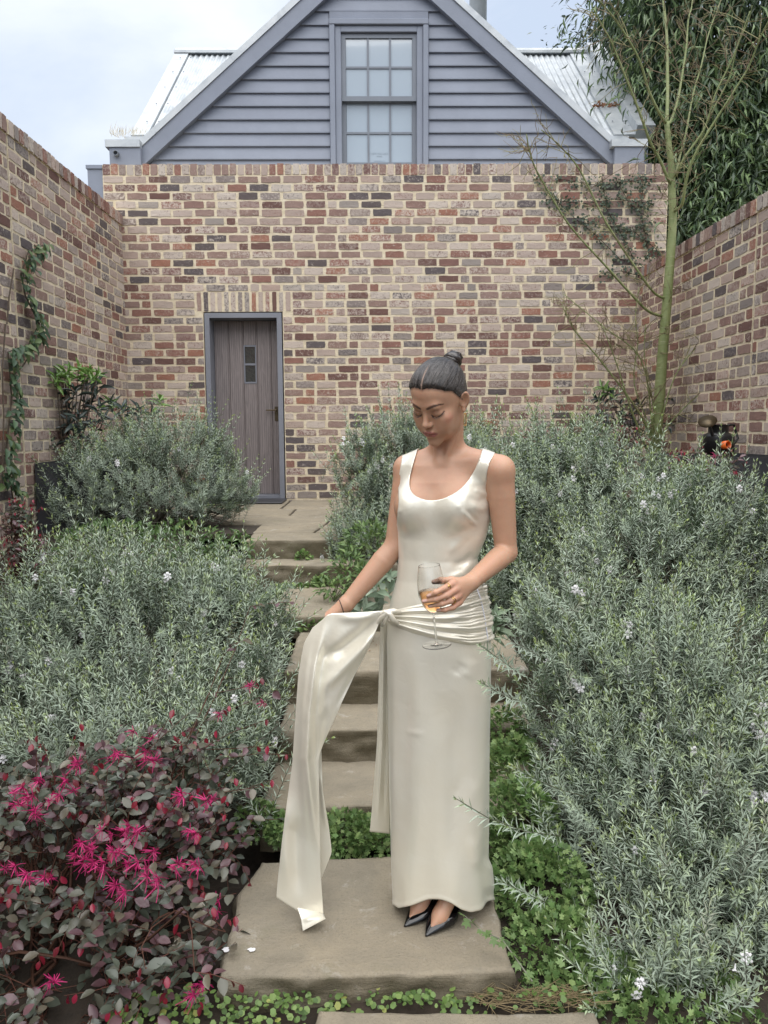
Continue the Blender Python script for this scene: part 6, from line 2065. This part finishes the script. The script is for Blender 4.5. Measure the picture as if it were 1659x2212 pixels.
dpart('skirt', np_mesh('skirt', V, QK))
def skirt_front(X, z):
    xl, xr, bf = (np.interp(z, _sz, q) for q in (_sl, _sr, _sf))
    cx, a = (xl + xr) / 2, (xr - xl) / 2
    u = np.clip(np.abs((X - cx) / a), 0, .995)
    return 2.37 - bf * np.maximum(1 - u ** (2 / .86), 0) ** (.86 / 2)
def onto_skirt(x, y, off):
    Yv = np.full(np.shape(x), 2.27)
    for _ in range(7):
        d = _F + (np.asarray(x)[..., None] - 829.5) / FPX * _R + (1106.0 - np.asarray(y)[..., None]) / FPX * _U
        p = CAM + d * (Yv / d[..., 1])[..., None]
        Yv = skirt_front(p[..., 0], p[..., 2]) - off
    return p
def grid_mesh(name, Pt):
    a, b = Pt.shape[:2]
    i = (np.arange(a - 1)[:, None] * b + np.arange(b - 1)[None]).ravel()
    return np_mesh(name, Pt.reshape(-1, 3), np.stack([i, i + 1, i + b + 1, i + b], 1))
# pleated sash
TOPE = np.array([(836, 1323), (886, 1311), (930, 1302), (975, 1290), (1010, 1278), (1035, 1268), (1058, 1262)], float)
BOTE = np.array([(836, 1341), (860, 1355), (886, 1365), (921, 1375), (960, 1383), (1014, 1393), (1040, 1392), (1062, 1386)], float)
nu, nv = 150, 90
ux = np.linspace(836, 1052, nu); uu = np.linspace(0, 1, nu); vv = np.linspace(0, 1, nv)
ty = np.interp(ux, TOPE[:, 0], TOPE[:, 1]); by = np.interp(ux, BOTE[:, 0], BOTE[:, 1])
XX = np.repeat(ux[:, None], nv, 1); YY = ty[:, None] + (by - ty)[:, None] * vv[None]
U_, V_ = np.meshgrid(uu, vv, indexing='ij')
def pl(x, sharp=1.6): return np.abs(np.sin(x)) ** sharp
ruch = sstep(.60, .95, U_)
wv = V_ + .035 * np.sin(U_ * 7 + 1) - .05 * ruch * np.sin(V_ * 9)
off = .004 + .0085 * (1 - pl(wv * math.pi * 4.5 + .4 * np.sin(U_ * 5), 1.3)) * (1 - .25 * ruch)
off += .0038 * ruch * np.sin(V_ * 74 + 5 * U_ + 2.0 * np.sin(V_ * 21)) + .0022 * ruch * np.sin(V_ * 121 - 9 * U_)
off += .012 * np.exp(-(U_ / .08) ** 2)
edge_ = np.minimum(V_, 1 - V_) / .05
off = np.where(edge_ < 1, off * np.clip(edge_, .05, 1), off)
SG = onto_skirt(XX, YY, off)
zl_ = SG[-1, :, 2]
def th_of(X, z):
    xl, xr = np.interp(z, _sz, _sl), np.interp(z, _sz, _sr); u = np.clip((X - (xl + xr) / 2) / ((xr - xl) / 2), -.999, .999)
    return -np.arccos(np.abs(u) ** (1 / .86))
th0 = th_of(onto_skirt(XX[-1], YY[-1], 0 * YY[-1])[:, 0], zl_)
side_ = []
for kk_, dth in enumerate(np.linspace(0, 1.25, 46)[1:]):
    X_, Y_ = skirt_at(th0 + dth, zl_); X2, Y2 = skirt_at(th0 + dth + .02, zl_)
    nx_ = nrmz(np.stack([Y2 - Y_, -(X2 - X_)], 1))
    o_ = .006 + .0045 * np.sin(vv * 74 + 5 + 2.0 * np.sin(vv * 21) - dth * 3) + .003 * np.sin(vv * 40 + dth * 4) + .004 * np.sin(vv * 19 + 1)
    o_ *= np.clip(np.minimum(vv, 1 - vv) / .05, .1, 1)
    f_ = min(1, dth / .1); o_ = off[-1] * (1 - f_) + o_ * f_
    side_.append(np.stack([X_ + nx_[:, 0] * o_, Y_ + nx_[:, 1] * o_, zl_], 1))
SG = np.concatenate([SG, np.array(side_)], 0)
sash_ = dpart('sash', grid_mesh('sash', SG), solid=.002)
seam = [(1031, 1273), (1038, 1293), (1044, 1319), (1048.5, 1346), (1053, 1375), (1054, 1387)]
mb = MB(); mb.tube([onto_skirt(np.array(x), np.array(y), np.array(.0115)) for x, y in seam], .0022, 6)
me = mb.mesh('side_seam', True); me.materials.append(simple_mat('white seam tape', (.78, .79, .86), .6, .05, 40)); dpart('side_seam', me, solid=0)
# knot
mb = MB()
def kp(*pts): return [P(*q) for q in pts]
for path, rads in ((kp((812, 1352, 2.285), (824, 1334, 2.268), (835, 1323, 2.262), (850, 1320, 2.266), (866, 1322, 2.272)), [.004, .008, .010, .009, .005]), (kp((820, 1330, 2.272), (832, 1322, 2.262), (842, 1326, 2.258), (848, 1338, 2.262), (860, 1348, 2.268)), [.005, .008, .009, .009, .006]),
                   (kp((826, 1352, 2.282), (832, 1340, 2.272), (836, 1330, 2.264), (833, 1320, 2.270)), [.006, .008, .008, .004])):
    mb.tube(path, rads, 10)
dpart('knot', mb.mesh('knot', True), solid=0)
# train held out by the hand
LC = np.array([(675, 1356), (656, 1390), (644, 1459), (637, 1562), (631, 1653), (619, 1738), (608, 1825), (599, 1910), (597, 1939)], float)
RC = np.array([(829, 1319), (820, 1342), (807, 1375), (789, 1415), (767, 1456), (745, 1503), (719, 1562), (697, 1610), (688, 1637), (689, 1700), (691, 1790), (692, 1880), (699, 1975)], float)
def resamp(c, n):
    L = np.concatenate([[0], np.cumsum(np.linalg.norm(np.diff(c, axis=0), axis=1))]); t = np.linspace(0, L[-1], n)
    s = np.stack([np.interp(t, L, c[:, 0]), np.interp(t, L, c[:, 1])], 1)
    for _ in range(6): s[1:-1] = (s[:-2] + 2 * s[1:-1] + s[2:]) / 4
    return s
nt_, ns_ = 170, 110
Lc, Rc = resamp(LC, nt_), resamp(RC, nt_)
ss = np.linspace(0, 1, ns_); tt_ = np.linspace(0, 1, nt_)
G = Lc[:, None] * (1 - ss)[None, :, None] + Rc[:, None] * ss[None, :, None]
topc = np.array([(675, 1356), (696, 1339), (707, 1328), (716, 1325), (757, 1323), (802, 1321), (829, 1319)], float)
tx = np.interp(ss, (topc[:, 0] - 675) / 154, topc[:, 1])
G[..., 1] += ((tx - G[0, :, 1])[None] * ((1 - tt_) ** 9)[:, None])
botc = np.interp(ss, [0, .25, .55, 1], [1939, 1956, 1975, 1976]); G[..., 1] += (botc - G[-1, :, 1])[None] * (tt_ ** 8)[:, None]
pdg = G.reshape(-1, 2)
Yb = (2.315 * (1 - ss) + 2.268 * ss)[None] * (1 - tt_)[:, None] + (2.275 * (1 - ss) + 2.285 * ss)[None] * tt_[:, None]
Yb = Yb.ravel() - .022 * np.sin(np.pi * np.tile(ss, nt_)) * np.repeat(np.sin(np.pi * np.clip(tt_ * 1.3, 0, 1)), ns_)
f1 = [(706, 1331), (680, 1440), (668, 1540), (664, 1640), (672, 1720), (680, 1790), (690, 1860)]
f2 = [(690, 1345), (666, 1420), (655, 1520), (652, 1640), (660, 1760), (668, 1840)]
f3 = [(829, 1321), (790, 1362), (740, 1402), (700, 1420), (690, 1450)]
Yb -= fold(pdg, f1, 9, .026) - fold(pdg, [(x + 17, y) for x, y in f1], 12, .014)
Yb -= fold(pdg, f2, 9, .014)
Yb += fold(pdg, f3, 13, .018) - fold(pdg, [(825, 1340), (790, 1395), (745, 1440), (705, 1480), (680, 1530)], 12, .016)
Yb += fold(pdg, [(826, 1350), (790, 1415), (755, 1475), (715, 1545)], 7, .010) - fold(pdg, [(820, 1330), (770, 1335), (720, 1332)], 9, .008)
Yb += fold(pdg, [(705, 1520), (690, 1600), (683, 1650)], 10, .010)
Yb -= fold(pdg, [(625, 1700), (615, 1820), (620, 1930)], 18, .012) - fold(pdg, [(640, 1760), (640, 1850), (648, 1950)], 17, .012)
Yb += fold(pdg, [(615, 1790), (650, 1800)], 9, .004)
d = _F + (pdg[:, :1] - 829.5) / FPX * _R + (1106.0 - pdg[:, 1:]) / FPX * _U
G3 = (CAM + d * (Yb / d[:, 1])[:, None]); G3[:, 2] = np.maximum(G3[:, 2], .004)
dpart('train', grid_mesh('train', G3.reshape(nt_, ns_, 3)))
def strip_grid(L, R_, Y0, Y1, n=90, m=26, folds=(), name='train_fold', twist=0.0):
    a, b = resamp(np.array(L, float), n), resamp(np.array(R_, float), n)
    s = np.linspace(0, 1, m); g = (a[:, None] * (1 - s)[None, :, None] + b[:, None] * s[None, :, None]).reshape(-1, 2)
    Yv = (np.linspace(Y0, Y1, n)[:, None] + twist * (s - .5)[None]).ravel()
    for (pts, w, am) in folds: Yv = Yv - fold(g, pts, w, am)
    d = _F + (g[:, :1] - 829.5) / FPX * _R + (1106.0 - g[:, 1:]) / FPX * _U
    q = CAM + d * (Yv / d[:, 1])[:, None]; q[:, 2] = np.maximum(q[:, 2], .003)
    return dpart(name, grid_mesh(name, q.reshape(n, m, 3)))
strip_grid([(676, 1600), (672, 1700), (670, 1800), (672, 1890), (680, 1930)], [(694, 1618), (697, 1708), (710, 1782), (717, 1842), (694, 1898)], 2.325, 2.33, folds=[([(692, 1660), (706, 1800)], 6, .01)], name='train_lining')
strip_grid([(640, 1955), (650, 1985), (654, 2011)], [(699, 1974), (701, 1979), (703, 1984)], 2.285, 2.235, 30, 30, folds=[([(652, 1990), (700, 1978)], 5, .006)], name='train_corner')
strip_grid([(823, 1340), (819, 1450), (815, 1600), (807, 1710), (799, 1797)], [(842, 1340), (842, 1450), (842, 1600), (842, 1710), (842, 1801)], 2.36, 2.42, 110, 30, folds=[([(829, 1345), (826, 1600), (815, 1795)], 3.5, .012), ([(836, 1345), (833, 1600), (828, 1795)], 4, -.010)], name='sash_end', twist=.03)

# ------------------------------------------------------------------ shoes
def shoe(sh):
    TT = [0, .008, .02, .035, .055, .075, .09, .105, .12, .14, .16, .18, .20, .212]
    W_ = [.002, .0075, .0155, .0245, .034, .0405, .043, .042, .034, .031, .029, .028, .025, .012]
    Zs = [.0015, .001, .001, .001, .001, .001, .002, .006, .016, .030, .047, .063, .076, .082]
    Hh = [.005, .011, .020, .029, .040, .050, .052, .050, .046, .046, .048, .052, .056, .056]
    Th = [0, 0, 0, 0, 0, .05, .55, .95, 1.15, 1.25, 1.3, 1.25, 1.15, 1.0]
    ts = np.linspace(0, .212, 60); m = 34
    V = []
    for t in ts:
        w, zs, h, t0 = (np.interp(t, TT, q) for q in (W_, Zs, Hh, Th))
        for k in range(m):
            a = t0 + (2 * math.pi - 2 * t0) * k / (m - 1)
            x = w * math.sin(a); zz = h / 2 * math.cos(a)
            if math.cos(a) < -.55: zz = h / 2 * max(math.cos(a), -.86)
            x += sh['s'] * -.004 * math.sin(min(1, t / .09) * math.pi)
            V.append(shoe_pt(sh, t, x, zs + h * .43 + zz - .004))
    V = np.array(V)
    n = len(ts)
    i = (np.arange(n - 1)[:, None] * m + np.arange(m - 1)[None]).ravel()
    o = link('shoe', np_mesh('shoe', V, np.stack([i, i + m, i + m + 1, i + 1], 1)), M['patent'], person)
    md = o.modifiers.new('thickness', 'SOLIDIFY'); md.thickness = .0018; md.offset = 1
    mb = MB(); mb.tube([shoe_pt(sh, .196, 0, .074), shoe_pt(sh, .200, 0, .04), shoe_pt(sh, .203, 0, .0)], [.016, .008, .0055], 10)
    mb.build('heel', M['patent'], o, True)
M['patent'] = simple_mat('black patent leather', (.006, .006, .007), .08, .1, 8, spec=.7)
for sh in SHOE: shoe(sh)

# ------------------------------------------------------------------ jewellery
M['gold'] = simple_mat('gold', (.72, .47, .18), .2, .08, 40, metal=1.0)
def torus(c, ax, R_, r_, mat, name, parent, sx=1.0, n=28):
    ax = Vector(ax).normalized(); u = ax.orthogonal().normalized(); w = ax.cross(u); mb = MB()
    pts_ = [Vector(c) + (u * math.cos(2 * math.pi * k / n) + w * math.sin(2 * math.pi * k / n)) * R_ for k in range(n + 1)]
    mb.tube([np.array(p) for p in pts_], r_, 6, cap=False)
    return mb.build(name, mat, parent, True)
fi = Q4(1777, 2354, 2.050) - Q4(1812, 2334, 2.082); c = Q4(1812, 2334, 2.082) + fi * .62
torus(c, fi, .0103, .0011, M['gold'], 'ring', person)
mb = MB(); q = c + np.array([.002, -.011, .003]); mb.lathe([(0, .003), (.003, .0015), (.0034, 0), (0, -.003)], 8, q, (0, -1, .2)); mb.build('ring_stone', M['gold'], person)
fi = Q4(1807, 2402, 2.060) - Q4(1831, 2384, 2.080)
for t in (.82, 1.05):
    torus(Q4(1831, 2384, 2.080) + fi * t, fi, .0098, .0014, M['gold'], 'ring', person)
W = D(748, 1305, 2.355); fi = D(708, 1333, 2.345) - W
torus(W + fi * .25, fi + np.array([0, .0, .02]), .0262, .0014, simple_mat('dark hair tie', (.06, .045, .045), .8, .2, 50), 'bracelet', person)
el = h2w((.0745, .004, -.047)); ex_ = h2w((-.0745, .004, -.047))
for e in (el, ex_):
    for dx in (0, .0035):
        pts_ = []
        for k in range(25):
            an = 2 * math.pi * k / 24
            pts_.append(e + np.array([dx + .0026 * math.sin(an), .002 * math.sin(an) - dx, -.0185 + .0185 * math.cos(an)]))
        mb = MB(); mb.tube(pts_, .0011, 6, cap=False); mb.build('earring', M['gold'], person, True)

# ------------------------------------------------------------------ wine glass
gb, gt_ = P(943.5, 1393, 2.085), P(927, 1221, 2.080)
gax = nrmz(gt_ - gb); GH = float(np.linalg.norm(gt_ - gb))
def glass_material(name, tint, ior=1.45):
    m, N, L, B = new_mat(name)
    B.inputs['Base Color'].default_value = (*tint, 1); B.inputs['Roughness'].default_value = 0.0
    B.inputs['IOR'].default_value = ior; B.inputs['Transmission Weight'].default_value = 1.0
    return m
M['crystal'] = glass_material('clear glass', (1, 1, 1)); M['wine'] = glass_material('pale orange wine', (1.0, .56, .27), 1.33)
glass = empty('wine_glass', tuple(gb), label='stemmed glass of pale orange wine held in her left hand', cat='wine glass')
k = GH / .232
prof = [(.0, .092), (.006, .0925), (.016, .099), (.027, .114), (.0345, .130), (.0385, .148), (.0392, .162), (.0375, .185), (.0345, .210), (.0312, .2275), (.0306, .2312), (.03045, .2318)]
inner = [(r - .0011 if r > .003 else 0, h + (.002 if r < .02 else .0006)) for r, h in prof]
inner = [(max(r, 0), h) for r, h in inner]
inner[-1] = (inner[-1][0] + .0003, .2322); inner[-2] = (inner[-2][0], .2314); prof.append((.0302, .2322))
mb = MB(); mb.lathe([(r * k, h * k) for r, h in prof] + [(r * k, h * k) for r, h in inner[::-1]], 48, gb, gax); mb.build('bowl', M['crystal'], glass, True)
mb = MB(); mb.lathe([(0, .0005), (.0035 * k, .0015), (.0034 * k, .012 * k), (.0026 * k, .05 * k), (.0029 * k, .082 * k), (.0055 * k, .0915 * k), (0, .0918 * k)], 16, gb + gax * .004 * k, gax); mb.build('stem', M['crystal'], glass, True)
mb = MB(); mb.lathe([(0, -.001), (.01 * k, -.001), (.0395 * k, -.001), (.0410 * k, -.0008), (.0416 * k, -.0003), (.0416 * k, .0003), (.0410 * k, .0007), (.0395 * k, .0009), (.02 * k, .0016), (.008 * k, .0035), (.004 * k, .006), (0, .0065)], 64, gb, gax); mb.build('base', M['crystal'], glass, False)
wz = .158
wp = [(r * .985, h) for r, h in inner if h < wz]
rw = np.interp(wz, [h for r, h in inner], [r for r, h in inner]) * .985
mb = MB(); mb.lathe([(0, .0965 * k)] + [(max(r - .0003, .0) * k, (h + .001) * k) for r, h in wp[1:]] + [(rw * k, wz * k), (0, wz * k)], 48, gb, gax); mb.build('wine', M['wine'], glass, True)
